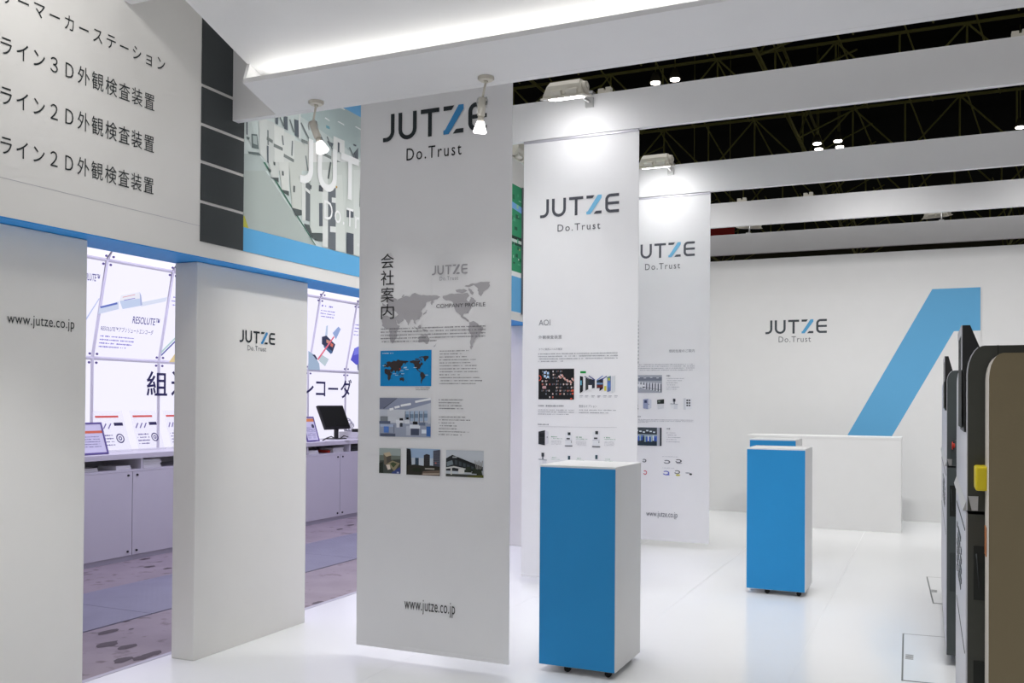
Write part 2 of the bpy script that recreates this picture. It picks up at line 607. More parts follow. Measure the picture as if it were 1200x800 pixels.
# ------------------------------------------------------------------ floor
XF, XC, XR = -3.556, -3.665, -3.845            # fascia front, column front, back of the wall
ZO, ZT = 2.19, 3.73                            # underside and top of the fascia
flo = box('floor', (-3.88, -3.0, -0.04), (4.2, 12.6, 0.0), M['floor'], kind='structure', label='white glossy booth floor')
box('floor_trim', (-3.915, -3.0, -0.04), (-3.88, 12.6, 0.002), M['aluminium'], flo)
sm = B()
for k in (-2.64, -1.65, -0.66, 0.33):
    sm.box((k - 0.0012, -3, 0.0), (k + 0.0012, 12.45, 0.0004))
sm.build('floor_joint', mat('floor_joint_line', (0.60, 0.61, 0.62), 0.5), flo, kind='stuff')

con = box('floor', (-60, -30, -0.30), (60, 95, -0.04), M['concrete'], kind='structure', label='bare hall concrete floor with worn blotches')
stain = mat('dark_floor_stain', (0.10, 0.075, 0.08), 0.7)
st = Print(Plane((0, 0, -0.04), (1, 0, 0), (0, 1, 0)), 0.0008)
for x, y, r in ((127, 740, .085), (125, 755, .09), (149, 758, .07), (178, 766, .07), (168, 770, .075), (145, 773, .075), (373, 706, .07), (148, 728, .03), (154, 737, .02), (170, 655, .06), (175, 664, .06), (196, 666, .05), (398, 620, .06), (411, 615, .06)):
    a, b = st.p.px(x, y)
    st.poly([(a + math.cos(t * .628) * r * .55 * random.uniform(.7, 1.2), b + math.sin(t * .628) * r * random.uniform(.7, 1.2)) for t in range(10)], (0.09, 0.07, 0.075), 1)
st.build('floor_stain', con, kind='stuff')
# steel trench cover plates let into the concrete
xa, xb = at_z(98, 741, -0.04).x, at_z(99, 696, -0.04).x
yj = at_z(98, 709, -0.04).y
tr = empty('trench_cover', ((xa + xb) / 2, yj, -0.04), 'strip of chequered steel trench plates in the concrete floor behind the openings', 'floor plate')
for k in range(-1, 7):
    box('plate', (min(xa, xb), yj + k * 1.25 - 1.245, -0.040), (max(xa, xb), yj + k * 1.25, -0.034), M['checker'], tr)

# ------------------------------------------------------------------ left wall: header, columns
wl = B().box((XR, -1.0, ZO + 0.004), (XF, 12.45, ZT)).build('wall_left', M['fascia'], kind='structure', label='long white header wall with murals and lettering over the openings')
wlp = facing_x(XF)
box('soffit', (XR + 0.002, -1.0, ZO - 0.002), (XF - 0.002, 12.45, ZO + 0.004), M['soffit'], wl, label='blue underside of the header')
# text on the header
pr = Print(wlp)


def header_line(s, vis, xr, yr, xl, yl, yt, sp=1.2):
    ar, br = wlp.px(xr, yr)
    al, _ = wlp.px(xl, yl)
    _, bt = wlp.px(xr, yt)
    full = (ar - al) * len(s) / len(vis)
    pr.text(s, ar - full, br, ar, bt, rgb(40, 46, 48), 2, sp).cut()


header_line('レーザーマーカーステーション', 'ーマーカーステーション', 193, 85, 21, 5, 69, 1.4)
header_line('インライン３Ｄ外観検査装置', 'ライン３Ｄ外観検査装置', 180.5, 131, -1.5, 57, 111.5)
header_line('インライン２Ｄ外観検査装置', 'ライン２Ｄ外観検査装置', 180, 180, -1.5, 116, 160)
header_line('インライン２Ｄ外観検査装置', 'ライン２Ｄ外観検査装置', 179.5, 228.5, -1.5, 174, 209)
pr.build('lettering', wl)
# faint joint across the board
yA, yB = at_x(236, 100, XF).y, at_x(286, 140, XF).y
box('board_joint', (XF, -1, 2.355), (XF + 0.0006, yA, 2.357), M['aluminium'], wl)
# charcoal panels with white gaps
zs = [2.275]
for y0, y1 in ((238.2, 234.5), (191.5, 187.5), (147.5, 143.5), (101.5, 97.5)):
    zs += [at_x(236, y0, XF).z, at_x(236, y1, XF).z]
zs += [3.66]
for i in range(0, len(zs) - 1, 2):
    box('charcoal_panel', (XF, yA, zs[i]), (XF + 0.006, yB - 0.004, zs[i + 1]), M['charcoal'], wl)
# blue band and factory mural
yM = 6.35
box('blue_band', (XF, yB, 2.274), (XF + 0.004, yM, 2.409), M['blueband'], wl)
mu = Print(wlp, 0.002)
K1 = lambda x, y: (280 + x / 8.0, 100 + y / 8.0)
K2 = lambda x, y: (280 + x / 6.667, 190 + y / 6.667)
zt = 3.66
mu.rect(yB, 2.409, yM, zt, rgb(205, 216, 214), 0)


def mpoly(pts, col, lay, K=K1):
    mu.ppx([K(*p) for p in pts], col, lay)


a_top = zt
mpoly([(45, 330), (560, 260), (560, -100), (45, -100)], rgb(196, 208, 207), 1)
mpoly([(560, 280), (1160, 700), (1160, -50), (560, -50)], rgb(186, 203, 202), 1)
for s in ((800, 308, 848, 340), (920, 342, 985, 378), (1085, 390, 1145, 425), (930, 205, 990, 235)):
    mpoly([(s[0], s[1]), (s[2], s[3]), (s[2] - 4, s[3] + 4 - 18), (s[0] + 8, s[1] - 8)], rgb(245, 250, 250), 2)
mpoly([(965, 205), (1158, 310), (1158, 60), (965, 60)], rgb(120, 185, 232), 2)
mpoly([(812, 372), (845, 385), (850, 412), (815, 400)], rgb(120, 170, 185), 2)
# floor of the mural
mpoly([(30, 0), (160, 0), (590, 650), (30, 505)], rgb(176, 186, 182), 1, K2)
mpoly([(45, 640), (180, 650), (300, 800), (45, 800)], rgb(180, 192, 190), 1)
mpoly([(30, 420), (40, 420), (72, 516), (30, 505)], rgb(190, 190, 80), 2, K2)
mpoly([(185, 0), (590, 648), (597, 650), (200, 0)], rgb(70, 120, 100), 3, K2)
# row of machines
mach = [((45, 355), (110, 345), (185, 640), (45, 470), rgb(196, 206, 204)), ((180, 325), (262, 320), (270, 735), (190, 640), rgb(212, 217, 214)),
        ((262, 330), (330, 350), (330, 800), (270, 735), rgb(205, 210, 207)), ((325, 365), (420, 410), (420, 800), (330, 800), rgb(222, 226, 222)),
        ((415, 430), (520, 480), (520, 800), (415, 800), rgb(215, 220, 216)), ((512, 510), (640, 560), (640, 800), (512, 800), rgb(204, 209, 204)),
        ((640, 520), (780, 560), (780, 800), (640, 800), rgb(228, 230, 227)), ((780, 640), (870, 680), (870, 800), (780, 800), rgb(215, 221, 219)),
        ((862, 615), (1160, 715), (1160, 800), (862, 800), rgb(226, 230, 228)), ((880, 475), (985, 520), (985, 640), (880, 610), rgb(232, 235, 233)),
        ((555, 260), (575, 260), (572, 500), (556, 500), rgb(222, 228, 227))]
for a, b, c, d, col in mach:
    mpoly([a, b, c, d], col, 3)
for a, b, c, d in (((335, 300), (365, 298), (360, 370), (338, 360)), ((415, 290), (450, 295), (452, 425), (418, 405)), ((515, 318), (552, 330), (555, 490), (520, 470)), ((62, 340), (75, 340), (75, 465), (63, 460)),
                   ((255, 565), (272, 570), (272, 735), (258, 720)), ((920, 532), (938, 540), (936, 630), (920, 622)), ((1068, 548), (1095, 560), (1092, 575), (1066, 562)), ((1068, 640), (1112, 585), (1112, 705), (1085, 690)), ((820, 520), (880, 545), (868, 580), (845, 570))):
    mpoly([a, b, c, d], rgb(98, 106, 114), 4)
for a, b in (((378, 300), (415, 385)), ((470, 320), (510, 440)), ((575, 350), (650, 500)), ((740, 430), (830, 620)), ((820, 480), (870, 600)), ((1030, 580), (1080, 690)), ((620, 660), (640, 800)), ((495, 520), (490, 660)), ((400, 470), (410, 560)), ((850, 730), (845, 800)), ((265, 420), (268, 560))):
    mu.lpx(K1(*a), K1(*b), 0.012, rgb(120, 130, 132), 4)
for a, b in (((255, 495), (310, 530)), ((320, 560), (405, 600)), ((415, 655), (510, 710)), ((780, 640), (860, 680)), ((580, 515), (640, 540)), ((910, 715), (1010, 760)), ((1060, 770), (1120, 795))):
    mu.lpx(K1(*a), K1(*b), 0.02, rgb(130, 138, 136), 4)
for q in (((110, 455), (165, 460), (180, 600), (115, 585)), ((80, 620), (180, 630), (200, 660), (90, 640)), ((65, 480), (95, 490), (90, 510), (70, 505))):
    mpoly(q, rgb(105, 118, 118), 4)
mpoly([(120, 470), (160, 475), (165, 560), (125, 545)], rgb(175, 188, 186), 5)
# lower part of the machines
low = [((230, 0), (305, 0), (305, 125), (245, 118), rgb(206, 211, 207)), ((305, 0), (385, 0), (385, 225), (330, 215), rgb(216, 220, 215)), ((385, 0), (485, 0), (485, 375), (410, 360), rgb(204, 209, 203)),
       ((485, 100), (515, 100), (515, 455), (488, 460), rgb(222, 226, 222)), ((550, 0), (960, 0), (960, 560), (550, 550), rgb(203, 210, 205)), ((515, 150), (550, 170), (550, 460), (515, 455), rgb(110, 116, 120)),
       ((645, 60), (690, 60), (690, 668), (648, 664), rgb(222, 226, 223)), ((690, 200), (750, 200), (750, 690), (690, 668), rgb(108, 114, 120)), ((750, 100), (800, 100), (830, 705), (745, 690), rgb(212, 218, 213)), ((890, 60), (960, 60), (960, 740), (890, 725), rgb(212, 218, 214)),
       ((620, 320), (648, 320), (648, 500), (620, 500), rgb(92, 98, 106)), ((835, 370), (890, 380), (890, 435), (835, 430), rgb(92, 98, 106)), ((835, 548), (890, 560), (890, 722), (835, 712), rgb(80, 86, 96)), ((618, 180), (650, 185), (650, 232), (618, 228), rgb(80, 86, 92))]
for a, b, c, d, col in low:
    mpoly([a, b, c, d], col, 5 if col[0] > 0.5 else 6, K2)
for q in (((240, 118), (305, 122), (305, 160), (262, 130)), ((330, 215), (385, 228), (385, 265), (345, 240)), ((408, 355), (485, 375), (485, 415), (440, 420)), ((500, 480), (545, 490), (580, 600), (555, 580)), ((560, 552), (648, 556), (648, 620), (590, 610)), ((220, 40), (245, 60), (245, 80), (228, 70))):
    mpoly(q, rgb(84, 92, 92), 5, K2)
for q in (((505, 190), (548, 225), (548, 250), (505, 215)), ((718, 275), (750, 280), (750, 320), (718, 315)), ((705, 500), (750, 505), (750, 550), (705, 545)), ((920, 630), (960, 660), (960, 690), (915, 650))):
    mpoly(q, rgb(222, 226, 224), 7, K2)
for a, b in (((335, 70), (337, 105)), ((425, 185), (423, 235)), ((270, 0), (270, 25)), ((710, 0), (690, 130)), ((945, 200), (940, 350)), ((555, 180), (552, 210))):
    mu.lpx(K2(*a), K2(*b), 0.016, rgb(90, 98, 98), 7)
mpoly([(750, 185), (762, 190), (760, 205), (750, 202)], rgb(190, 150, 60), 7, K2)
# machines of the mural that run on behind the banner
for k in range(5):
    y0 = 5.42 + k * 0.2
    mu.rect(y0, 2.409, y0 + 0.12, 3.1 - 0.06 * k, rgb(214, 219, 215), 3).rect(y0 + 0.12, 2.409, y0 + 0.17, 3.0 - 0.06 * k, rgb(96, 104, 108), 3)
lx0, lz0 = wlp.px(350, 213)
lx1, lz1 = wlp.px(424, 238)
lw = (wlp.px(393, 240)[0] - lx0) / 0.335
zj0, zj1 = wlp.px(372, 233)[1], wlp.px(372, 163)[1]
logo(mu, lx0, wlp.px(352, 214)[1], lx0 + lw, wlp.px(365, 164)[1], rgb(244, 246, 246), rgb(244, 246, 246), rgb(244, 246, 246), True, 10)
mu.build('factory_mural', wl)
# circuit-board mural further along, its charcoal post and blue band
p1 = at_x(610.4, 330, XF).y
yQ = 7.0
box('white_strip', (XF, yQ, 2.262), (XF + 0.003, p1, 2.300), M['white'], wl)
box('blue_band', (XF, yQ, 2.274), (XF + 0.004, p1, 2.605), M['blueband'], wl)
box('mural_post', (XF, p1, 2.262), (XF + 0.02, p1 + 0.075, 3.47), mat('grey_post_film', (0.11, 0.112, 0.125), 0.5), wl)
cb = Print(wlp, 0.002)
cb.rect(yQ, 2.605, p1, 2.652, rgb(236, 238, 238), 1)
cb.rect(yQ, 2.652, p1, 3.465, rgb(46, 150, 104), 1)
cb.rect(yQ, 2.955, p1, 2.985, rgb(18, 44, 34), 2).rect(yQ, 2.925, p1, 2.955, rgb(205, 222, 214), 2).rect(yQ, 2.90, p1, 2.925, rgb(30, 72, 56), 2)
cb.rect(yQ, 2.985, p1 - 0.22, 3.12, rgb(120, 178, 152), 2)
cb.poly([(yQ, 3.30), (p1, 3.22), (p1, 3.28), (yQ, 3.36)], rgb(120, 176, 228), 3)
for _ in range(110):
    y, z = random.uniform(yQ, p1 - .03), random.uniform(2.67, 3.44)
    w, h = random.uniform(.015, .07), random.uniform(.01, .045)
    cb.rect(y, z, min(y + w, p1), z + h, random.choice((rgb(150, 205, 178), rgb(20, 92, 62), rgb(212, 228, 220), rgb(24, 116, 76), rgb(188, 176, 120), rgb(80, 176, 132))), 4)
cb.build('circuit_mural', wl)


def column(name, y0, y1, label):
    o = B().box((XR + 0.02, y0, 0.0), (XC, y1, ZO - 0.004), 0.003, 1).build(name, M['fascia'], kind='structure', label=label)
    return o


c1 = column('wall_left', -1.0, 3.195, 'white wall panel left of the first opening with a web address')
pr = Print(facing_x(XC))
pr.tpx('www.jutze.co.jp', 8, 382.5, 87, 374.5, rgb(46, 50, 52), 2, 1.05)
pr.build('lettering', c1)
c2 = column('wall_left', 3.923, 4.915, 'white wall column with the small dark and blue company mark')
pc = facing_x(XC)
pr = Print(pc)
a0, b0 = pc.px(280.5, 400.5)
a1, b1 = pc.px(322, 390.5)
logo(pr, a0, b0, a1, b1, rgb(30, 38, 44), LOGO_BLUE, rgb(120, 122, 124))
pr.build('company_mark', c2)
column('wall_left', 8.43, 12.40, 'white wall length beyond the openings, seen behind the front banner')

# ------------------------------------------------------------------ back wall with its poster
wb = box('wall_back', (-3.9, 12.45, 0.0), (4.2, 12.57, 3.33), M['white'], kind='structure', label='high white back wall of the booth')
po = empty('wall_poster', (-1.1, 12.43, 0.0), 'big white poster board with a blue diagonal bar on the back wall', 'poster')
PXR = 0.5535
box('board', (-3.6, 12.40, 0.0), (PXR, 12.449, 2.838), M['white'], po)
pl = facing_y(12.40)
pr = Print(pl)
sl = (1.3 - 0.27) * 0
k = (0.0276 - (-0.9485)) / (2.837 - 1.0242)
zl = 0.02
pr.poly([(0.0276, 2.838), (PXR, 2.838), (PXR, 2.3205), (0.2682, 2.3186), (0.2682 - k * (2.3186 - zl) * 1.0, zl), (0.0276 - k * (2.838 - zl), zl)], rgb(100, 172, 218), 1)
pr.build('diagonal_bar', po, label='blue diagonal bar')
pr = Print(pl)
a0, b0 = pl.px(897, 391.5)
a1, b1 = pl.px(969, 373.5)
logo(pr, a0, b0, a1, b1, rgb(70, 76, 82), rgb(92, 168, 214), rgb(120, 122, 126))
pr.build('company_mark', po)

# ------------------------------------------------------------------ ceiling: beams, canopy with light cove
XE = 4.0


def beam(Y, z0, z1, label, x0=XR + 0.05, th=0.05):
    b = B().box((x0, Y, z0), (XE, Y + th, z1), 0.002, 1)
    return b.build('ceiling_beam', M['beam'], kind='structure', label=label)


beam(4.06, 2.985, 3.55, 'white board beam closing the lit canopy', XF + 0.001)
beam(4.40, 3.735, 4.05, 'white beam hidden over the canopy', XR)
bm2 = beam(6.69, 3.483, 3.783, 'white beam over the second banner', XF + 0.001)
bm3 = beam(9.00, 3.490, 3.785, 'white beam over the third banner', XF + 0.001)
beam(10.85, 3.483, 3.765, 'white beam beyond the third banner', XF + 0.001)
beam(12.93, 3.483, 3.765, 'white beam behind the back wall', -4.2)
beam(3.29, 3.352, 3.66, 'white beam end meeting the lettered header', XF + 0.001)
ed = B()
ed.box((XE, 3.2, 3.352), (XE + 0.06, 13.0, 3.80))
for y in (3.2, 8.0, 12.94):
    ed.box((XE, y, 0), (XE + 0.06, y + 0.06, 3.352))
ed.build('ceiling_beam', M['beam'], kind='structure', label='side beam and posts carrying the beam ends outside the view')


def oblique(y):
    return -3.08 - 0.369 * (y - 3.594)


ce = B()
ce.prism([(oblique(2.2), 2.2, 3.10), (oblique(4.059), 4.059, 3.10), (XE, 4.059, 3.10), (XE, 2.2, 3.10)], (0, 0, 0.03))
can = ce.build('ceiling', M['white'], kind='structure', label='white canopy ceiling lit by a hidden light strip')
sb = B()
sb.prism([(oblique(3.594), 3.594, 2.985), (oblique(4.059), 4.059, 2.985), (XE, 4.059, 2.985), (XE, 3.594, 2.985)], (0, 0, 0.022))
sb.build('cove_shelf', M['beam'], can)
en = B()
en.prism([(oblique(3.596), 3.596, 3.0075), (oblique(3.646), 3.646, 3.0995), (oblique(4.058), 4.058, 3.0995), (oblique(4.058), 4.058, 3.0075)], (0.012, 0.004, 0))
en.build('cove_end', M['white'], can)
ls = B()
ls.box((-3.08, 3.74, 3.0075), (XE - 0.1, 3.765, 3.020))
ls.build('light_strip', M['led'], can)


# ------------------------------------------------------------------ spot lamps under the canopy
def spotlight(x, y, bulb_px, label):
    p = at_z(x, y, 2.985)
    r = empty('spotlight', p, label, 'spotlight', 'spotlights under the canopy')
    z = 2.985
    B().cyl((p.x, p.y, z - 0.0005), (p.x, p.y, z - 0.010), 0.040, 0.040, 28).cyl((p.x, p.y, z - 0.010), (p.x, p.y, z - 0.018), 0.040, 0.030, 28).build('ceiling_plate', M['lampcase'], r)
    e = at_y(bulb_px[0], bulb_px[1], p.y)
    e = Vector((e.x, p.y + 0.02, e.z))
    top = Vector((p.x, p.y, z - 0.018))
    mid = at_y(bulb_px[2], bulb_px[3], p.y)
    B().cyl(top, mid, 0.0055, 0.0055, 10).cyl(top, top + (mid - top) * 0.12, 0.012, 0.009, 12).build('stem', M['lampcase'], r)
    d = (e - mid).normalized()
    B().cyl(mid - d * 0.012, mid + d * 0.075, 0.019, 0.019, 16).cyl(mid + d * 0.075, mid + d * 0.10, 0.015, 0.015, 16).build('lamp_holder', M['lampcase'], r)
    cl = B().tube([mid + Vector((0.022, 0, 0.012)), mid + Vector((0.030, 0, -0.01)), mid + Vector((0.024, 0, -0.04))], 0.003, 6)
    cl.build('clip', M['steel'], r)
    cl = B()
    cl.tube([mid + Vector((-0.022, 0, 0.012)), mid + Vector((-0.028, 0, -0.005)), mid + Vector((-0.022, 0, -0.03))], 0.003, 6)
    cl.build('clip', M['steel'], r)
    B().cyl(mid + d * 0.10, mid + d * 0.150, 0.018, 0.034, 20).cyl(mid + d * 0.150, mid + d * 0.158, 0.034, 0.026, 20).build('bulb', M['bulb'], r)
    l = bpy.data.lights.new('spot_beam', 'SPOT')
    l.energy, l.spot_size, l.spot_blend, l.shadow_soft_size = 9, math.radians(64), 1.0, 0.03
    l.color = (1, 0.97, 0.95)
    lo = bpy.data.objects.new('spot_beam', l)
    C.objects.link(lo)
    lo.location = mid + d * 0.175
    lo.rotation_euler = d.to_track_quat('-Z', 'Y').to_euler()
    return r


spotlight(370.5, 119, (372, 166, 366.5, 145), 'cream spotlight under the canopy in front of the factory mural')
spotlight(569.5, 90.5, (561, 141, 565, 117), 'cream spotlight under the canopy in front of the letter E')


# ------------------------------------------------------------------ floodlights on the beams
def floodlight(x, Y, z, label, power=28, yaw=0.0, lit=True, beam_y=None, beam_z=3.79, tilt=14):
    r = empty('floodlight', (x, Y, z), label, 'floodlight', 'floodlights on the beams')
    tr = Matrix.Translation((x, Y, z)) @ Matrix.Rotation(yaw, 4, 'Z') @ Matrix.Rotation(math.radians(tilt), 4, 'X')

    def T(p):
        return tr @ Vector(p)
    w = 0.155
    # casing: profile in local y-z, swept along x
    prof = [(-0.085, -0.035), (-0.095, -0.02), (-0.07, 0.045), (-0.02, 0.075), (0.04, 0.072), (0.078, 0.03), (0.085, -0.02), (0.075, -0.035)]
    b = B()
    la = [b.bm.verts.new(T((-w + 0.42 * (p[1] + 0.035), p[0] * .92, p[1]))) for p in prof]
    lb = [b.bm.verts.new(T((w - 0.30 * (p[1] + 0.035), p[0] * .92, p[1]))) for p in prof]
    b.bm.faces.new(la)
    b.bm.faces.new(list(reversed(lb)))
    for i in range(len(la)):
        b.bm.faces.new((la[i], lb[i], lb[(i + 1) % len(la)], la[(i + 1) % len(la)]))
    b.build('casing', M['lampcase'], r)
    b = B()
    b.box((-w - 0.012, -0.105, -0.046), (w + 0.012, 0.098, -0.034), 0.004, 1, tr)
    b.build('rim', M['lampcase'], r)
    b = B()
    for s in (-0.045, 0.075):
        b.box((s - 0.045, -0.1, -0.02), (s + 0.045, -0.05, 0.035), 0.006, 1, tr @ Matrix.Rotation(0.28, 4, 'X'))
    b.build('rib', M['lampcase'], r)
    b = B()
    b.cyl(T((w - 0.03, 0.0, 0.015)), T((w + 0.012, 0.0, 0.015)), 0.048, 0.040, 20)
    b.cyl(T((w + 0.012, 0.0, 0.015)), T((w + 0.022, 0.0, 0.015)), 0.018, 0.018, 12)
    b.build('end_cap', M['lampcase'], r)
    if lit:
        box_b = B()
        box_b.box((-w + 0.045, -0.075, -0.050), (w - 0.035, 0.07, -0.0465), 0.0, 1, tr)
        box_b.build('glass', M['flood_glass'], r)
    else:
        box_b = B()
        box_b.box((-w + 0.03, -0.085, -0.052), (w - 0.02, 0.08, -0.0465), 0.0, 1, tr)
        box_b.build('glass', M['machine_front'], r)
    if beam_y is not None:
        b = B()
        b.tube([T((0.05, 0.07, 0.0)), (x + 0.05, (Y + beam_y) / 2, z + 0.02), (x + 0.05, beam_y - 0.012, beam_z - 0.06)], 0.011, 8)
        b.box((x + 0.02, beam_y - 0.03, beam_z - 0.10), (x + 0.08, beam_y - 0.001, beam_z - 0.03))
        b.box((x + 0.02, beam_y - 0.03, beam_z + 0.001), (x + 0.08, beam_y + 0.07, beam_z + 0.02))
        b.build('bracket', M['steel'], r)
    if lit:
        c = tr @ Vector((0, 0, -0.06))
        aim = c + Vector((-math.sin(yaw) * 0.62, math.cos(yaw) * 0.62, -0.78))
        area('floodlight_beam', c, aim, 0.30, 0.16, power, (1, 0.99, 0.985), math.radians(156))
    return r


p2 = at_y(663, 107.5, 6.30)
floodlight(p2.x, 6.30, p2.z, 'lit cream floodlight on the beam over the second banner', 2.0, beam_y=6.69, beam_z=3.783)
p3 = at_y(768, 190.5, 8.60)
floodlight(p3.x, 8.60, p3.z, 'lit cream floodlight on the beam over the third banner', 3.0, beam_y=9.0, beam_z=3.785)
p4 = at_x(605, 175, -3.2)
floodlight(p4.x, p4.y, p4.z, 'cream floodlight facing the circuit-board mural behind the front banner', 9, math.pi / 2, tilt=52)
B().tube([(p4.x - 0.05, p4.y, p4.z + 0.05), (p4.x - 0.2, p4.y, 3.77), (XF - 0.05, p4.y, 3.75)], 0.011, 8).box((XF - 0.1, p4.y - 0.03, 3.731), (XF + 0.02, p4.y + 0.03, 3.76)).build('bracket', M['steel'], [o for o in C.objects if o.name.startswith('floodlight') and o.type == 'EMPTY'][-1])
p5 = at_y(878, 266, 13.35)
floodlight(p5.x, 13.35, p5.z + 0.03, 'unlit cream floodlight behind the farthest beam, left one of the pair', 0, 0.4, False, beam_y=13.0, beam_z=3.765)
p6 = at_y(1098, 253, 13.35)
floodlight(p6.x, 13.35, p6.z + 0.03, 'unlit cream floodlight behind the farthest beam, right one of the pair', 0, -0.3, False, beam_y=13.0, beam_z=3.765)
# clamps lying on the beam tops
for x, y, Y, zt_, lab in ((708, 106, 6.70, 3.783, 'small cream clamp on the beam right of the lit floodlight'), (869, 235, 10.86, 3.765, 'small cream clamp on the beam beyond the third banner'),
                          (947, 228, 10.86, 3.765, 'small cream clamp farther right on the beam beyond the third banner'), (1196, 23, 6.70, 3.783, 'small cream clamp at the far right end of the second beam')):
    p = at_y(x, y, Y)
    r = empty('beam_clamp', (p.x, Y, zt_), lab, 'clamp', 'clamps on the beam tops')
    box('body', (p.x - 0.05, Y - 0.005, zt_ + 0.001), (p.x + 0.05, Y + 0.055, zt_ + 0.02), M['lampcase'], r)
    box('lug', (p.x - 0.05, Y, zt_ + 0.02), (p.x - 0.008, Y + 0.05, zt_ + 0.04), M['lampcase'], r)
    box('lug', (p.x + 0.01, Y, zt_ + 0.02), (p.x + 0.05, Y + 0.05, zt_ + 0.046), M['lampcase'], r)


# ------------------------------------------------------------------ hanging banners
def banner(Y, x0, x1, z0, z1, label):
    r = empty('hanging_banner', ((x0 + x1) / 2, Y, z0), label, 'banner', 'white hanging banners')
    b = B()
    n = 24
    vs = []
    for i in range(n + 1):
        t = i / n
        x = x0 + (x1 - x0) * t
        w = 0.004 * math.sin(t * 7.0) * 0.0 + 0.0
        vs.append((x, Y + 0.003 + w))
    b.box((x0, Y + 0.001, z0), (x1, Y + 0.006, z1))
    b.build('fabric', M['fabric'], r)
    box('hem_bar', (x0, Y + 0.0, z0), (x1, Y + 0.012, z0 + 0.022), M['fabric'], r, 0.003)
    box('top_rail', (x0, Y - 0.006, z1 - 0.02), (x1, Y + 0.014, z1), M['aluminium'], r, 0.003)
    return r


BZ = 0.06
Y1, Y2, Y3 = 4.411, 6.69, 9.012
# first banner
q0, q1 = at_z(417.3, 754.7, BZ), at_z(595, 779.3, BZ)
b1_ = banner(4.411, q0.x, q1.x, BZ, 3.734, 'front white banner with a grey world map and office photographs')
P1 = facing_y(4.411)
pr = Print(P1)
a0, b0 = P1.px(449, 167)
a1, b1 = P1.px(570.5, 152.5)
logo(pr, a0, b0, a1, P1.px(571, 118)[1], rgb(44, 50, 54), LOGO_BLUE, None, False)
pr.tpx('Do.Trust', 476.5, 188.5, 541, 166.5, rgb(34, 38, 40), 2, 1.25)
pr.build('company_mark', b1_)
pr = Print(P1)
w0, h0 = P1.px(446.2, 411.5)
w1, h1 = P1.px(574.5, 329.5)
world_map(pr, w0, h0, w1, h1, rgb(176, 174, 178), 1)
pr.build('world_map', b1_)
pr = Print(P1)
for i, ch in enumerate('会社案内'):
    y = 315.0 + 19.7 * i
    pr.tpx(ch, 446.5, y, 462, y - 18.3, rgb(40, 40, 42), 3)
    pr.cut()
a0, b0 = P1.px(506.5, 322.5)
a1, b1 = P1.px(548, 309)
pr.cut()
logo(pr, a0, b0, a1, b1, rgb(164, 163, 167), rgb(164, 163, 167), rgb(172, 172, 176), True, 3)
pr.cut()
pr.tpx('COMPANY PROFILE', 511.5, 361, 569, 354, rgb(84, 84, 88), 3)
pr.cut()
pr.tpx('www.jutze.co.jp', 474, 717.5, 533.5, 706.5, rgb(70, 70, 72), 3, 1.05)
pr.build('lettering', b1_)
pr = Print(P1)
pr.ppara(446.5, 384, 569, 400, 5, rgb(122, 121, 126), 3, 0.4, 0.55)
pr.ppara(515.5, 410, 566, 451.5, 12, rgb(124, 123, 128), 3, 0.36, 0.9, True)
pr.ppara(487, 453.5, 504, 458, 2, rgb(120, 119, 124), 3, 0.4, 0.9)
pr.ppara(514.5, 467, 545, 481, 4, rgb(112, 112, 118), 3, 0.34, 0.9, True)
pr.ppara(514.5, 487, 553, 512, 7, rgb(112, 112, 118), 3, 0.34, 0.5, True)
pr.build('small_print', b1_, kind='stuff')
# blue map panel
pr = Print(P1)
m0 = P1.px(445.7, 452.3)
m1_ = P1.px(505.8, 409.8)
pr.rect(m0[0], m0[1], m1_[0], m1_[1], rgb(14, 138, 204), 1)
W_, H_ = m1_[0] - m0[0], m1_[1] - m0[1]
world_map(pr, m0[0] + W_ * 0.075, m0[1] + H_ * 0.06, m0[0] + W_ * 0.95, m0[1] + H_ * 0.84, rgb(58, 50, 50), 2)
pr.para(m0[0] + W_ * 0.02, m0[1] + H_ * 0.95, m0[0] + W_ * 0.26, m0[1] + H_ * 0.90, 1, rgb(225, 235, 240), 2, 0.6, 1)
for a, b in ((.46, .5), (.5, .46), (.26, .34), (.3, .3), (.42, .34), (.47, .52), (.05, .57), (.66, .51), (.4, .42), (.88, .3)):
    pr.rect(m0[0] + W_ * a, m0[1] + H_ * b, m0[0] + W_ * (a + .06), m0[1] + H_ * (b + .014), rgb(195, 220, 235), 3)
pr.rect(m0[0] + W_ * .385, m0[1] + H_ * .46, m0[0] + W_ * .41, m0[1] + H_ * .5, rgb(200, 50, 40), 4)
pr.build('blue_map', b1_)


def frame_fn(pr, x0, y0, x1, y1):
    """coordinates 0..1 inside a printed picture whose lower-left and upper-right corners are given in the photograph"""
    a0, b0 = pr.p.px(x0, y0)
    a1, b1 = pr.p.px(x1, y1)

    def F(x, y):
        return (a0 + x * (a1 - a0), b0 + (1 - y) * (b1 - b0))

    def poly(pts, col, lay):
        pr.poly([F(*q) for q in pts], col, lay)

    def rect(x, y, w, h, col, lay):
        poly([(x, y), (x + w, y), (x + w, y + h), (x, y + h)], col, lay)
    return F, poly, rect


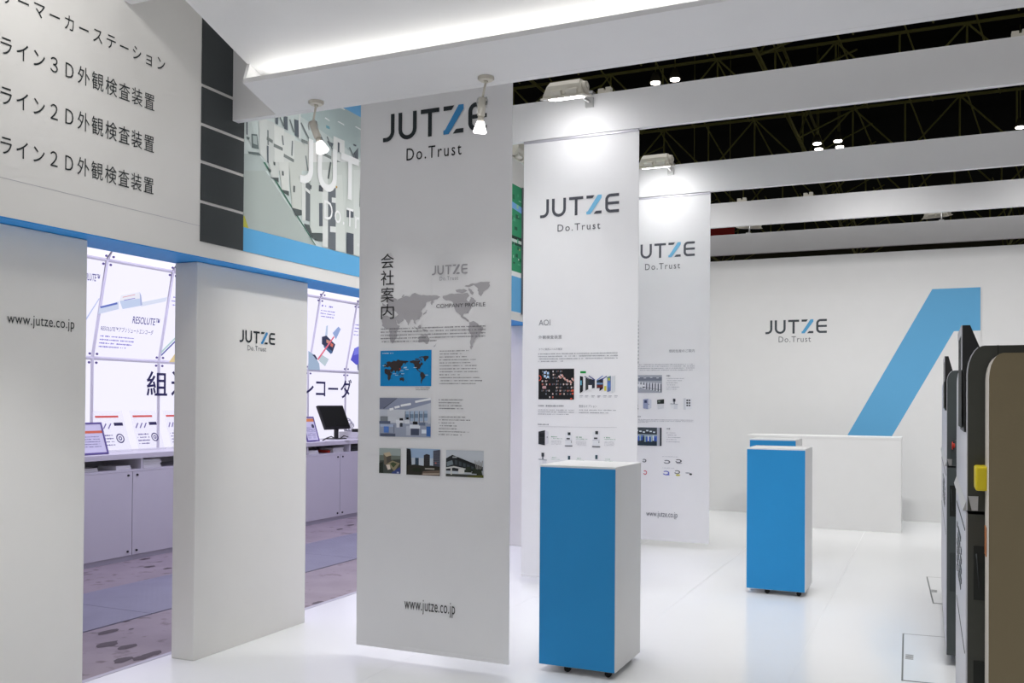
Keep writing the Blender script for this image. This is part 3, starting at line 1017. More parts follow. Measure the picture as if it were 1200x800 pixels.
# office photograph
pr = Print(P1)
F, poly, rect = frame_fn(pr, 444.8, 511, 505.2, 466.3)
rect(0, 0, 1, 1, rgb(198, 204, 216), 1)
poly([(0, 0), (1, 0), (1, .12), (.55, .3), (.16, .3), (0, .3)], rgb(150, 158, 182), 2)
poly([(0, .0), (.35, .0), (.08, .27), (0, .29)], rgb(118, 124, 146), 3)
poly([(.35, 0), (.36, 0), (.09, .28), (.07, .28)], rgb(60, 62, 76), 4)
for a, b in (((.70, .10), (1, .02)), ((.42, .20), (.62, .15)), ((.30, .25), (.4, .22)), ((.2, .3), (.28, .28))):
    pr.line(F(*a), F(*b), 0.012, rgb(246, 248, 252), 4)
poly([(.16, .3), (.5, .3), (.5, .66), (.16, .62)], rgb(208, 212, 220), 2)
for k in range(5):
    rect(.51 + k * .09, .34 - k * .006, .07, .26, rgb(170, 190, 214), 3)
    rect(.51 + k * .09, .42 - k * .006, .07, .1, rgb(120, 142, 168), 4)
    rect(.505 + k * .09, .34, .012, .3, rgb(92, 96, 110), 4)
poly([(0, .66), (1, .62), (1, 1), (0, 1)], rgb(158, 166, 186), 2)
for x, y, w, h, c in ((.02, .48, .15, .12, (128, 134, 140)), (0, .6, .22, .07, (92, 102, 128)), (.02, .68, .26, .07, (176, 190, 216)), (.09, .74, .1, .16, (88, 130, 206)), (.33, .56, .14, .1, (226, 230, 238)), (.4, .52, .07, .06, (30, 32, 38)), (.34, .64, .06, .12, (220, 224, 232)), (.41, .64, .05, .1, (60, 64, 76)),
                      (.5, .56, .1, .1, (218, 222, 232)), (.53, .5, .05, .05, (34, 36, 42)), (.6, .68, .2, .1, (226, 232, 242)), (.66, .6, .09, .08, (26, 28, 34)), (.62, .78, .16, .17, (74, 82, 104)), (.53, .72, .09, .24, (190, 196, 210)), (.78, .62, .12, .08, (108, 120, 144)), (.92, .72, .08, .25, (64, 108, 176)), (.83, .8, .09, .1, (230, 238, 250)), (.02, .92, .3, .08, (88, 96, 118)), (.28, .7, .02, .2, (120, 128, 148)), (.95, .45, .05, .2, (196, 202, 212))):
    rect(x, y, w, h, rgb(*c), 4 if h < .2 else 3)
pr.build('office_photograph', b1_)
# three building photographs
pr = Print(P1)
F, poly, rect = frame_fn(pr, 444.5, 554, 469.6, 525.6)
rect(0, 0, 1, 1, rgb(72, 78, 72), 1)
rect(0, 0, 1, .28, rgb(160, 172, 170), 2)
poly([(0, .28), (1, .28), (1, .42), (0, .5)], rgb(112, 122, 112), 2)
poly([(.2, .2), (.5, .14), (.58, .28), (.3, .36)], rgb(196, 180, 150), 3)
poly([(.2, .22), (.34, .34), (.38, .7), (.24, .64)], rgb(118, 108, 92), 3)
poly([(.34, .34), (.56, .28), (.56, .5), (.38, .66)], rgb(84, 80, 72), 3)
poly([(.36, .62), (.62, .48), (.98, .58), (.72, .9)], rgb(150, 140, 112), 3)
poly([(.52, .6), (.66, .54), (.84, .6), (.68, .76)], rgb(70, 84, 56), 4)
poly([(.33, .66), (.5, .64), (.55, .82), (.42, .86)], rgb(226, 214, 200), 4)
poly([(.6, .95), (1, .72), (1, 1), (.6, 1)], rgb(62, 74, 132), 3)
rect(.84, .92, .1, .06, rgb(190, 196, 220), 4)
poly([(0, .6), (.18, .55), (.2, 1), (0, 1)], rgb(40, 48, 40), 3)
pr.build('building_photograph', b1_)
pr = Print(P1)
F, poly, rect = frame_fn(pr, 476.5, 555.8, 516, 526.3)
rect(0, 0, 1, 1, rgb(160, 184, 214), 1)
rect(0, .35, 1, .3, rgb(196, 206, 218), 2)
poly([(0, 0), (.11, .02), (.13, .12), (.16, .7), (0, .7)], rgb(30, 30, 34), 3)
rect(.26, .35, .11, .28, rgb(50, 68, 88), 3)
poly([(.52, .24), (.6, .19), (.7, .22), (.7, .66), (.52, .66)], rgb(48, 46, 50), 3)
poly([(.8, .06), (1, .02), (1, .7), (.8, .66)], rgb(74, 76, 90), 3)
for k in range(7):
    rect(.81, .1 + k * .07, .18, .02, rgb(104, 108, 124), 4)
    rect(.53, .26 + k * .055, .16, .012, rgb(70, 68, 72), 4)
poly([(0, .66), (.25, .6), (.5, .64), (.75, .62), (1, .66), (1, 1), (0, 1)], rgb(46, 44, 38), 3)
poly([(.5, .85), (1, .78), (1, 1), (.45, 1)], rgb(110, 94, 84), 4)
rect(.56, .72, .28, .05, rgb(170, 164, 156), 4)
rect(.2, .74, .24, .14, rgb(34, 42, 28), 4)
poly([(.5, .93), (1, .9), (1, .94), (.5, .97)], rgb(190, 176, 160), 5)
rect(.86, .5, .04, .04, rgb(230, 120, 110), 5)
pr.build('building_photograph', b1_)
pr = Print(P1)
F, poly, rect = frame_fn(pr, 522.7, 557.8, 567, 528.3)
rect(0, 0, 1, 1, rgb(198, 204, 212), 1)
poly([(0, .32), (.17, .18), (.98, .6), (.98, .74), (.5, .8), (0, .78)], rgb(34, 38, 42), 2)
poly([(.17, .18), (.98, .6), (.98, .64), (.17, .3)], rgb(20, 22, 24), 3)
poly([(.02, .46), (.17, .38), (.2, .54), (.03, .62)], rgb(120, 132, 138), 3)
for k in range(6):
    poly([(.24 + k * .11, .36 + k * .055), (.31 + k * .11, .39 + k * .055), (.31 + k * .11, .56 + k * .035), (.24 + k * .11, .54 + k * .035)], rgb(62, 70, 76), 4)
poly([(0, .66), (.22, .6), (.55, .68), (.55, .74), (.22, .66), (0, .72)], rgb(206, 206, 204), 5)
rect(.13, .68, .04, .25, rgb(210, 210, 206), 5)
poly([(.34, .7), (.5, .7), (.5, .86), (.34, .88)], rgb(220, 220, 218), 5)
rect(0, .9, 1, .1, rgb(64, 66, 60), 3)
poly([(.58, .96), (1, .9), (1, 1), (.55, 1)], rgb(96, 98, 44), 4)
rect(.18, .24, .12, .05, rgb(170, 174, 178), 5)
for x, y, r in ((.6, .72, .1), (.78, .76, .09), (.9, .8, .08)):
    poly([(x - r, y + .1), (x - r * .5, y - .1), (x + r * .5, y - .12), (x + r, y + .1)], rgb(42, 50, 38), 5)
for k in range(5):
    pr.line(F(.82 + .03 * k, .68), F(.78 + .05 * k, .36 + .05 * (k % 2)), 0.004, rgb(150, 148, 146), 5)
pr.build('building_photograph', b1_)

# second banner
q0, q1 = at_z(610, 674.8, BZ), at_y(747.5, 400, 6.70)
b2_ = banner(6.70, q0.x, q1.x, BZ, 3.482, 'middle white banner headed AOI behind the nearest blue pedestal')
P2 = facing_y(6.70)
pr = Print(P2)
a0, b0 = P2.px(633, 256)
a1, _ = P2.px(725.5, 249)
logo(pr, a0, b0 + 0.002, a1, P2.px(725, 226)[1], rgb(78, 80, 88), PALE_BLUE, None, False)
pr.tpx('Do.Trust', 653.5, 271.5, 703.5, 259.5, rgb(84, 86, 92), 2, 1.25)
pr.build('company_mark', b2_)
pr = Print(P2)
pr.tpx('AOI', 631.5, 381.3, 645, 374.3, rgb(128, 130, 136), 2)
pr.cut()
pr.tpx('外観検査装置', 631.3, 397.3, 658.3, 392.3, rgb(124, 126, 132), 2, 1.1)
pr.cut()
pr.tpx('クラス最高レベルの検査', 631.3, 410.5, 659, 407.5, rgb(140, 142, 148), 2)
pr.cut()
pr.tpx('豊富なオプション', 678.5, 477.3, 699.5, 474.3, rgb(140, 142, 148), 2)
pr.build('lettering', b2_)
pr = Print(P2)
pr.ppara(631, 413.5, 724, 424, 4, rgb(150, 152, 158), 2, 0.45, 0.32)
pr.ppara(630.7, 473.5, 664, 477.3, 1, rgb(146, 148, 154), 2, 0.6, 0.95)
pr.ppara(630.7, 479, 673, 487, 3, rgb(156, 158, 164), 2, 0.4, 0.85)
pr.ppara(678.5, 479, 722, 485.5, 2, rgb(156, 158, 164), 2, 0.4, 0.8)
pr.ppara(630.5, 495.7, 643, 498.6, 1, rgb(150, 152, 158), 2, 0.6, 1)
pr.lpx((631, 499.7), (723, 500.7), 0.002, rgb(178, 180, 186), 2)
GR = rgb(126, 172, 142)
for x, y in ((646, 510.5), (675, 511), (708, 511.5)):
    pr.ppara(x, y, x + 7, y + 2.2, 1, GR, 2, 0.6, 1)
    pr.ppara(x, y + 2.4, x + 13.5, y + 4.2, 1, GR, 2, 0.5, 1)
    pr.ppara(x, y + 5.2, x + 12, y + 11, 4, rgb(178, 180, 186), 2, 0.4, 1)
for x, y in ((646, 535), (675, 536), (708, 537)):
    pr.ppara(x, y, x + 7, y + 1.8, 1, GR, 2, 0.6, 1)
    pr.ppara(x, y + 2.4, x + 10, y + 4, 1, GR, 2, 0.5, 1)
pr.build('small_print', b2_, kind='stuff')
# board close-up photograph
pr = Print(P2)
F, poly, rect = frame_fn(pr, 631, 467.7, 673, 431.8)
rect(0, 0, 1, 1, rgb(26, 26, 28), 1)
rnd = random.Random(3)
for i in range(9):
    for j in range(9):
        if rnd.random() < 0.72 and not (i > 5 and j < 3) and not (j > 7 and i > 3):
            x, y = .1 + i * .1 + rnd.uniform(-.015, .015), .06 + j * .105
            c = rnd.choice(((214, 196, 190), (196, 110, 96), (120, 128, 140), (208, 204, 206), (90, 96, 108)))
            rect(x, y, .03, .055, rgb(*c), 2)
            if rnd.random() < .6:
                rect(x + .045, y, .02, .04, rgb(150, 120, 112), 2)
for x, y in ((.15, .08), (.15, .2), (.24, .1), (.24, .22)):
    rect(x, y, .06, .08, rgb(176, 204, 232), 3)
for x, y in ((.56, .24), (.63, .2), (.7, .3), (.78, .36), (.86, .4), (.92, .32)):
    poly([(x, y), (x + .04, y - .03), (x + .09, y + .06), (x + .05, y + .09)], rgb(202, 150, 138), 3)
    poly([(x, y), (x + .02, y - .015), (x + .04, y + .03), (x + .02, y + .045)], rgb(226, 214, 210), 4)
rect(.12, .56, .1, .09, rgb(190, 150, 150), 3)
for x, y in ((.94, .68), (.94, .78), (.9, .95)):
    rect(x, y, .05, .06, rgb(214, 82, 58), 3)
pr.ring(F(.01, .3), .016, .022, rgb(214, 84, 66), 3, 12, -90, 90)
pr.build('board_photograph', b2_)
# option books
pr = Print(P2)
F, poly, rect = frame_fn(pr, 679.5, 462, 722, 434.5)
rect(.01, 0, .16, .09, rgb(20, 150, 62), 1)
for x0, x1, ya, yb, yc, yd, c in ((.0, .09, .2, .24, .86, .95, (30, 34, 38)), (.1, .15, .25, .28, .83, .86, (226, 228, 230)), (.16, .26, .28, .36, .76, .84, (56, 60, 62)), (.26, .42, .32, .38, .72, .76, (44, 48, 58)),
                                 (.47, .55, .4, .36, .72, .74, (46, 66, 78)), (.55, .65, .36, .3, .74, .86, (40, 40, 52)), (.66, .74, .32, .26, .82, .88, (232, 232, 228)), (.76, .86, .28, .24, .84, .9, (96, 116, 168)), (.88, .98, .22, .2, .86, .94, (206, 210, 214))):
    poly([(x0, ya), (x1, yb), (x1, yc), (x0, yd)], rgb(*c), 2)
for a, b, c in (((.25, .2), (.42, .38), (60, 70, 130)), ((.47, .4), (.64, .2), (110, 140, 200)), ((.6, .38), (.75, .22), (50, 70, 150)), ((.13, .22), (.26, .34), (110, 110, 130)), ((.75, .3), (.86, .22), (90, 140, 120))):
    pr.line(F(*a), F(*b), 0.007, rgb(*c), 3)
rect(.24, .6, .1, .2, rgb(238, 238, 238), 3)
rect(.48, .6, .16, .1, rgb(112, 44, 40), 3)
rect(.47, .5, .17, .07, rgb(120, 150, 190), 3)
rect(.68, .64, .06, .2, rgb(206, 196, 70), 3)
rect(.78, .3, .06, .1, rgb(186, 196, 60), 3)
rect(.78, .5, .07, .2, rgb(90, 130, 200), 3)
rect(.02, .4, .03, .2, rgb(110, 190, 214), 3)
for x in (.0, .15, .33, .49, .66, .8, .96):
    rect(x, 1.04, .09, .03, rgb(176, 178, 184), 3)
    rect(x, 1.1, .07, .02, rgb(186, 188, 192), 3)
pr.build('option_picture', b2_)


def cabinet_icon(pr, x0, y0, x1, y1, style):
    pr.cut()
    F, poly, rect = frame_fn(pr, x0, y0, x1, y1)
    if style == 'dark':
        poly([(0, .1), (.65, 0), (.65, 1), (0, .92)], rgb(52, 54, 58), 2)
        poly([(.65, 0), (1, .1), (1, .85), (.65, 1)], rgb(214, 214, 220), 2)
        rect(.12, .2, .45, .26, rgb(30, 32, 36), 3)
        rect(.12, .5, .45, .36, rgb(40, 42, 46), 3)
        rect(.84, .4, .05, .1, rgb(60, 60, 64), 3)
    elif style == 'white':
        rect(.05, .06, .9, .9, rgb(222, 224, 228), 2)
        rect(.0, .93, 1, .07, rgb(104, 106, 112), 3)
        rect(.38, .0, .36, .2, rgb(52, 58, 62), 3)
        rect(.22, .4, .44, .1, rgb(66, 68, 74), 3)
        rect(.82, .62, .06, .12, rgb(60, 60, 64), 3)
        pr.line(F(.05, .56), F(.95, .56), 0.003, rgb(180, 182, 188), 3)
    elif style == 'half':
        rect(.25, .0, .5, .45, rgb(226, 228, 232), 2)
        rect(.33, .08, .34, .34, rgb(52, 78, 88), 3)
        rect(0, .55, 1, .45, rgb(222, 224, 228), 2)
        rect(.05, .58, .9, .28, rgb(44, 46, 50), 3)
    elif style == 'blue':
        poly([(0, .06), (.6, 0), (.6, 1), (0, .92)], rgb(150, 158, 186), 2)
        poly([(.6, 0), (1, .1), (1, .88), (.6, 1)], rgb(206, 210, 220), 2)
        rect(.15, .15, .3, .25, rgb(62, 72, 104), 3)
        rect(.62, .5, .1, .06, rgb(60, 66, 86), 3)
    elif style == 'open':
        poly([(0, .12), (1, .05), (.95, .9), (.1, 1)], rgb(212, 214, 218), 2)
        poly([(0, .12), (1, .05), (1, .46), (.02, .5)], rgb(40, 46, 44), 3)
        rect(.16, .2, .3, .14, rgb(110, 122, 112), 4)
    elif style == 'desk':
        rect(.35, 0, .32, .28, rgb(56, 60, 68), 2)
        rect(.42, .28, .18, .2, rgb(120, 124, 132), 2)
        poly([(0, .45), (1, .5), (1, .56), (0, .52)], rgb(160, 164, 172), 3)
        rect(.1, .56, .25, .35, rgb(224, 226, 230), 2)
        rect(.45, .56, .5, .42, rgb(214, 216, 222), 2)
    elif style == 'shelf':
        rect(0, 0, .28, 1, rgb(206, 208, 214), 2)
        rect(.28, .04, .72, .92, rgb(224, 226, 230), 2)
        for i in range(3):
            for j in range(2):
                rect(.36 + j * .28, .12 + i * .22, .2, .14, rgb(48, 52, 58), 3)


pr = Print(P2)
cabinet_icon(pr, 631, 521.5, 643, 504, 'dark')
cabinet_icon(pr, 662, 522.7, 671, 506.5, 'white')
cabinet_icon(pr, 694, 523.7, 703.5, 505, 'white')
cabinet_icon(pr, 631.2, 546, 641, 530.5, 'desk')
cabinet_icon(pr, 663, 546, 671, 533, 'half')
cabinet_icon(pr, 695, 546, 703, 532, 'half')
pr.build('machine_picture', b2_)

# third banner
q1 = at_z(830.3, 637.5, BZ)
b3_ = banner(9.02, q1.x - 0.94, q1.x, BZ, 3.489, 'rear white banner partly hidden by the middle one, with pictures of small machines')
P3 = facing_y(9.02)
pr = Print(P3)
a1, b0 = P3.px(814.2, 300.5)
aj, _ = P3.px(750.6, 303)
lw = (a1 - aj) / (1 - 0.155)
logo(pr, a1 - lw, P3.px(782, 301.5)[1], a1, P3.px(814, 282.5)[1], rgb(84, 86, 94), PALE_BLUE, None, False)
pr.tpx('Do.Trust', 756, 316.5, 797, 307, rgb(96, 98, 104), 2, 1.25)
pr.build('company_mark', b3_)
pr = Print(P3)
pr.tpx('受託生産のご案内', 784, 413, 814, 409, rgb(138, 140, 148), 2)
pr.cut()
pr.tpx('www.jutze.co.jp', 757.3, 606.4, 794, 600.3, rgb(108, 110, 118), 2)
pr.build('lettering', b3_)
pr = Print(P3)
pr.ppara(738, 426.5, 814, 434.5, 4, rgb(160, 162, 170), 2, 0.4, 0.98)
pr.ppara(781, 438.5, 785.3, 441.5, 1, rgb(140, 142, 150), 2, 0.7, 1)
pr.ppara(781, 442.5, 804, 457.5, 6, rgb(162, 164, 172), 2, 0.32, 0.6, True)
pr.ppara(741, 486, 751, 489.5, 1, rgb(140, 142, 150), 2, 0.7, 1)
pr.ppara(738, 490.5, 813, 496.5, 3, rgb(160, 162, 170), 2, 0.4, 0.3)
pr.ppara(781, 500.5, 785.3, 503.5, 1, rgb(140, 142, 150), 2, 0.7, 1)
pr.ppara(781, 506, 798.5, 519.5, 5, rgb(160, 162, 170), 2, 0.32, 0.8, True)
pr.ppara(776, 534, 794.5, 536, 1, rgb(176, 178, 186), 2, 0.5, 1)
pr.ppara(776, 547.3, 790, 549.3, 1, rgb(176, 178, 186), 2, 0.5, 1)
for k in range(12):
    pr.rpx(746.2, 376 + k * 4.3, 748.4, 378.5 + k * 4.3, rgb(130, 132, 140), 2)
pr.build('small_print', b3_, kind='stuff')
pr = Print(P3)
F, poly, rect = frame_fn(pr, 742, 460, 775.8, 439.3)
rect(0, 0, 1, 1, rgb(166, 170, 180), 1)
rect(0, .12, 1, .2, rgb(120, 126, 140), 2)
for k in range(4):
    rect(.15 + .22 * k, .12 + .03 * (k % 2), .08, .03, rgb(232, 234, 240), 3)
for k in range(8):
    rect(.2 + k * .1, .38 + .01 * k, .055, .34 + .02 * k, rgb(214, 216, 222), 3)
    rect(.255 + k * .1, .44 + .01 * k, .03, .3 + .02 * k, rgb(70, 74, 84), 3)
poly([(.12, .5), (.4, .55), (.42, .8), (.12, .6)], rgb(226, 228, 232), 4)
rect(.33, .66, .08, .06, rgb(40, 42, 50), 5)
poly([(.05, .58), (1, .84), (1, .86), (.05, .61)], rgb(96, 100, 110), 3)
pr.build('factory_photograph', b3_)
pr = Print(P3)
F, poly, rect = frame_fn(pr, 742, 521.5, 775.4, 501)
rect(0, 0, 1, 1, rgb(52, 58, 66), 1)
rect(0, 0, .85, .24, rgb(70, 78, 84), 2)
for k in range(6):
    rect(.1 + k * .12, .14 + .04 * (k % 3), .08, .07, rgb(214, 224, 230), 3)
rect(0, .38, .84, .16, rgb(150, 166, 176), 2)
for k in range(14):
    rect(.06 + k * .057, .42 + .1 * rnd.random(), .045, .28, rgb(*rnd.choice(((60, 96, 190), (150, 176, 180), (40, 54, 70), (120, 160, 160), (210, 220, 226)))), 3)
rect(0, .8, .9, .2, rgb(40, 54, 66), 4)
rect(.84, 0, .1, 1, rgb(176, 178, 188), 4)
pr.build('factory_photograph', b3_)
pr = Print(P3)
cabinet_icon(pr, 742.5, 479.3, 748.4, 467, 'white')
cabinet_icon(pr, 753.7, 479.3, 763.5, 467, 'blue')
cabinet_icon(pr, 770, 479.5, 778.3, 467, 'open')
cabinet_icon(pr, 785.6, 479.3, 794.5, 467, 'desk')
cabinet_icon(pr, 801, 479.8, 810.5, 466.5, 'shelf')
pr.build('machine_picture', b3_)
pr = Print(P3)


def blob(x, y, rx, ry, col, ring=True):
    pr.cut()
    c = P3.px(x, y)
    r = (P3.px(x, y - ry)[1] - c[1])
    s = (P3.px(x + rx, y)[0] - c[0]) / r
    if ring:
        pr.ring(c, r * .6, r, col, 2, 12, 200, 500, s)
    else:
        pr.disc(c, r, col, 2, 10, s)


for x, y, rx, ry, c in ((781.5, 541, 4, 2.2, (110, 112, 120)), (795, 540, 4, 2, (70, 72, 80)), (755, 539.5, 2.5, 2, (84, 86, 94)), (756, 553.5, 2.2, 2.6, (206, 96, 110)), (780.5, 554, 4, 2.6, (104, 116, 196)), (793.5, 553, 3.6, 2.2, (100, 102, 100))):
    blob(x, y, rx, ry, rgb(*c))
blob(794.5, 556.5, 2.8, 1.0, rgb(196, 190, 84), False)
blob(796, 542.5, 3.6, 0.7, rgb(150, 152, 160), False)
blob(809.5, 555.5, 1.7, 1.2, rgb(56, 60, 60), False)
blob(806, 554, 3, 0.7, rgb(160, 162, 170), False)
blob(782, 556, 3, 0.7, rgb(96, 108, 200), False)
pr.build('part_picture', b3_)


# ------------------------------------------------------------------ pedestals
def pedestal(x0, Y, label, w=0.44, d=0.445, z0=0.036, z1=1.095):
    r = empty('display_pedestal', (x0 + w / 2, Y + d / 2, 0), label, 'pedestal', 'blue fronted pedestals on casters')
    box('body', (x0, Y + 0.003, z0), (x0 + w, Y + d, z1), M['white'], r, 0.002)
    box('front_panel', (x0 + 0.004, Y, z0 + 0.002), (x0 + w - 0.004, Y + 0.003, z1 - 0.012), M['blue'], r, label='flat blue front panel')
    for ax, ay in ((0.15, 0.045), (w - 0.05, 0.045), (0.15, d - 0.05), (w - 0.05, d - 0.05)):
        cx, cy = x0 + ax, Y + ay
        c = B()
        c.box((cx - 0.022, cy - 0.022, z0 - 0.004), (cx + 0.022, cy + 0.022, z0))
        for yy in (-0.013, 0.010):
            c.prism([(cx - 0.016, cy + yy, z0 - 0.004), (cx + 0.016, cy + yy, z0 - 0.004), (cx + 0.007, cy + yy, 0.014), (cx - 0.007, cy + yy, 0.014)], (0, 0.003, 0))
        co = c.build('caster', M['rubber'], r)
        B().cyl((cx, cy - 0.009, 0.0185), (cx, cy + 0.009, 0.0185), 0.018, 0.018, 18).build('wheel', M['rubber'], co)
    return r


pedestal(-1.897, 4.580, 'nearest blue fronted white pedestal beside the front banner', 0.426, 0.455)
pedestal(-1.262, 7.134, 'middle blue fronted white pedestal before the reception counter', 0.43, 0.43)
pedestal(-1.53, 8.80, 'farthest blue fronted pedestal mostly hidden behind the middle one', 0.42, z1=1.100)

# ------------------------------------------------------------------ reception counter
rc = empty('reception_counter', (-1.13, 11.4, 0), 'plain white reception counter in front of the back wall', 'counter')
xr0, xr1 = -1.972, -0.287
box('front_panel', (xr0 + 0.012, 11.18, 0.0), (xr1 - 0.0, 11.20, 1.035), M['white'], rc)
box('end_panel', (xr0 + 0.0, 11.182, 0.0), (xr0 + 0.02, 11.62, 1.035), M['white'], rc)
box('end_panel', (xr1 - 0.02, 11.202, 0.0), (xr1, 11.62, 1.035), M['white'], rc)
box('worktop', (xr0 - 0.004, 11.176, 1.035), (xr1 + 0.004, 11.64, 1.060), M['white'], rc, 0.002)


# ------------------------------------------------------------------ floor hatches
def hatch(pts, grille, label):
    c = sum((p for p in pts), Vector()) / len(pts)
    r = empty('floor_hatch', (c.x, c.y, 0), label, 'floor hatch', 'hatches in the white floor')
    lid = B()
    lid.prism([Vector((p.x, p.y, 0.0002)) for p in pts], (0, 0, 0.0014))
    lid.build('lid', M['floor'], r)
    s = B()
    n = len(pts)
    for i in range(n):
        a, b = pts[i], pts[(i + 1) % n]
        d = (b - a).normalized()
        t = Vector((-d.y, d.x, 0)) * 0.0045
        a2, b2 = a - d * 0.004, b + d * 0.004
        s.prism([Vector((q.x, q.y, 0.0002)) for q in (a2 - t, b2 - t, b2 + t, a2 + t)], (0, 0, 0.0017))
    s.build('joint', mat('hatch_joint', (0.20, 0.21, 0.21), 0.6), r)
    g = grille
    sl = B()
    for k in range(4):
        y = g.y - 0.06 + k * 0.03
        sl.box((g.x, y, 0.0016), (g.x + 0.042, y + 0.017, 0.0024))
    sl.build('grille', mat('hatch_grille', (0.30, 0.31, 0.31), 0.6), r)
    return r


h = [at_z(1058.5, 742.5), at_z(1057.3, 797)]
hatch([h[0], h[0] + Vector((0.7, 0.06, 0)), h[1] + Vector((0.7, 0.06, 0)), h[1]], at_z(1061, 769), 'nearer square hatch in the white floor left of the machines')
h = [at_z(1086.3, 675.8), at_z(1093.7, 706.5)]
hatch([h[0], h[0] + Vector((0.6, 0.05, 0)), h[1] + Vector((0.6, 0.03, 0)), h[1]], at_z(1091, 692), 'farther hatch in the white floor beside the rear machine')


# ------------------------------------------------------------------ inspection machines on the right
def arc_pts(cx, cz, r, s, e, n=8):
    return [(cx + math.cos(math.radians(s + (e - s) * k / n)) * r, cz + math.sin(math.radians(s + (e - s) * k / n)) * r) for k in range(n + 1)]


def machine(Y, L, ztop, zlow, zbot, X, label, near):
    PAINT = M['machine'] if near else M['machine_rear']
    r = empty('inspection_machine', (X + 0.5, Y + L / 2, 0), label, 'machine', 'grey inspection machines')
    xb = X + 1.15
    rad = 0.075 if near else 0.06
    zu0 = zlow + 0.008
    # upper housing with rounded front shoulder, the pale front skin follows the shoulder
    cx_, rx = X + 0.040, 0.038

    def shoulder(g, angs):
        return [(cx_ + math.cos(math.radians(a)) * (rx + g), ztop - rad + math.sin(math.radians(a)) * (rad + g)) for a in angs]
    A1 = (90, 100, 112, 125, 140, 155, 168, 180)
    prof = [(cx_ - rx, zu0), (xb, zu0), (xb, ztop)] + shoulder(0, A1)
    B().prism([(p[0], Y, p[1]) for p in prof], (0, L, 0)).build('upper_housing', PAINT, r)
    A2 = (112, 125, 140, 155, 168, 180)
    fr = [(X - 0.0005, zu0), (cx_ - rx - 0.0002, zu0)] + shoulder(0.0004, reversed(A2)) + shoulder(0.0026, A2)
    B().prism([(p[0], Y + 0.001, p[1]) for p in fr], (0, L - 0.002, 0)).build('front_skin', M['machine_front'], r, label='pale grey front skin')
    # lower cabinet
    low = box('lower_cabinet', (X + 0.002, Y, zbot), (xb, Y + L, zlow), PAINT, r)
    fp = box('front_panel', (X - 0.002, Y + 0.001, zbot + 0.004), (X + 0.0018, Y + L, zlow + 0.004), M['machine_front'], r, label='pale grey front panel')
    # narrow grab edge and steel plate at the split
    B().prism([(X - 0.009, Y + 0.02, zlow + 0.006), (X - 0.001, Y + 0.02, zlow + 0.006), (X - 0.001, Y + 0.02, zlow + 0.03)], (0, L - 0.04, 0)).build('grab_edge', M['steel'], r)
    B().prism([(X + 0.003, Y - 0.004, zlow + 0.046), (X + 0.026, Y - 0.004, zlow + 0.046), (X + 0.025, Y - 0.004, zlow + 0.010), (X + 0.011, Y - 0.004, zlow + 0.010)], (0, 0.003, 0)).build('plate', M['steel'], r)
    # vents and seams of the lower front
    v = B()
    yv0, yv1 = (Y + 0.33, Y + 0.80) if near else (Y + 0.4, Y + 1.3)
    zt_ = 1.045 if near else 0.97
    for i in range(7):
        for j in range(6):
            y = yv0 + (yv1 - yv0) * i / 7
            z = zt_ - 0.028 * j
            if (i * 7 + j * 3) % 5:
                v.box((X - 0.0035, y, z - 0.016), (X - 0.001, y + (yv1 - yv0) / 9, z))
    v.build('vent', M['charcoal'], fp, kind='stuff')
    b = B()
    for z in (zlow - 0.05, zt_ - 0.26):
        b.box((X - 0.003, Y + 0.06, z), (X - 0.001, Y + L - 0.12, z + 0.005))
    b.build('seam', M['recess'], fp)
    # dark service windows in the side
    wins = [(zlow - 0.215, zlow - 0.079), (0.60, 0.785)] if near else [(0.819, 0.988), (0.409, 0.621)]
    for k, (za, zb) in enumerate(wins):
        m_ = M['recess'] if (k == 0) else (M['charcoal'] if not near else M['recess'])
        box('side_window', (X + 0.0155, Y - 0.002, za), (X + 0.042 if near else X + 0.045, Y + 0.002, zb), m_, low)
    B().cyl((X + 0.028, Y - 0.003, wins[0][0] + 0.03), (X + 0.022, Y - 0.003, wins[0][1] - 0.02), 0.0012, 0.0012, 6).build('cable', M['charcoal'], low)
    # feet
    for ax in (0.12, 1.0):
        for ay in (0.1, L - 0.1):
            B().cyl((X + ax, Y + ay, 0.0), (X + ax, Y + ay, 0.014), 0.035, 0.03, 14).cyl((X + ax, Y + ay, 0.014), (X + ax, Y + ay, zbot), 0.012, 0.012, 10).build('foot', M['steel'], r)
    # top seam
    B().box((X + 0.069, Y - 0.001, ztop - 0.04), (X + 0.0705, Y + L, ztop + 0.0008)).build('top_seam', M['recess'], r)
    # monitor rising out of the front
    ym0, ym1 = (Y + 0.03, Y + 0.36) if near else (Y + 0.03, Y + 0.5)
    zm1, zm0 = ztop + (0.055 if near else 0.08), ztop - 0.22
    mo = B().prism([(X - 0.006, ym0, zm0), (X - 0.010, ym0, zm1), (X + 0.008, ym0, zm1), (X + 0.030, ym0, ztop - 0.002), (X + 0.030, ym0, ztop - 0.05), (X - 0.001, ym0, ztop - 0.09), (X - 0.001, ym0, zm0)], (0, ym1 - ym0, 0)).build('monitor', M['black'], r)
    bz = B()
    bz.box((X - 0.0125, ym0, zm1 - 0.022), (X - 0.0100, ym1, zm1))
    bz.box((X - 0.0125, ym0, ztop - 0.06), (X - 0.0100, ym0 + 0.016, zm1 - 0.022))
    bz.build('bezel', M['machine_front'], mo)
    box('screen', (X - 0.0112, ym0 + 0.018, zm0 + 0.01), (X - 0.0101, ym1 - 0.024, zm1 - 0.024), M['screen'], mo)
    return r


MX = 0.087
m1 = machine(2.624, 0.966, 1.580, 1.153, 0.06, MX, 'nearest grey machine with the tan side panel and yellow handle', True)
m2 = machine(5.63, 2.15, 1.618, 1.086, 0.06, MX, 'rear grey machine with a red stop button, behind the tan sided one', False)
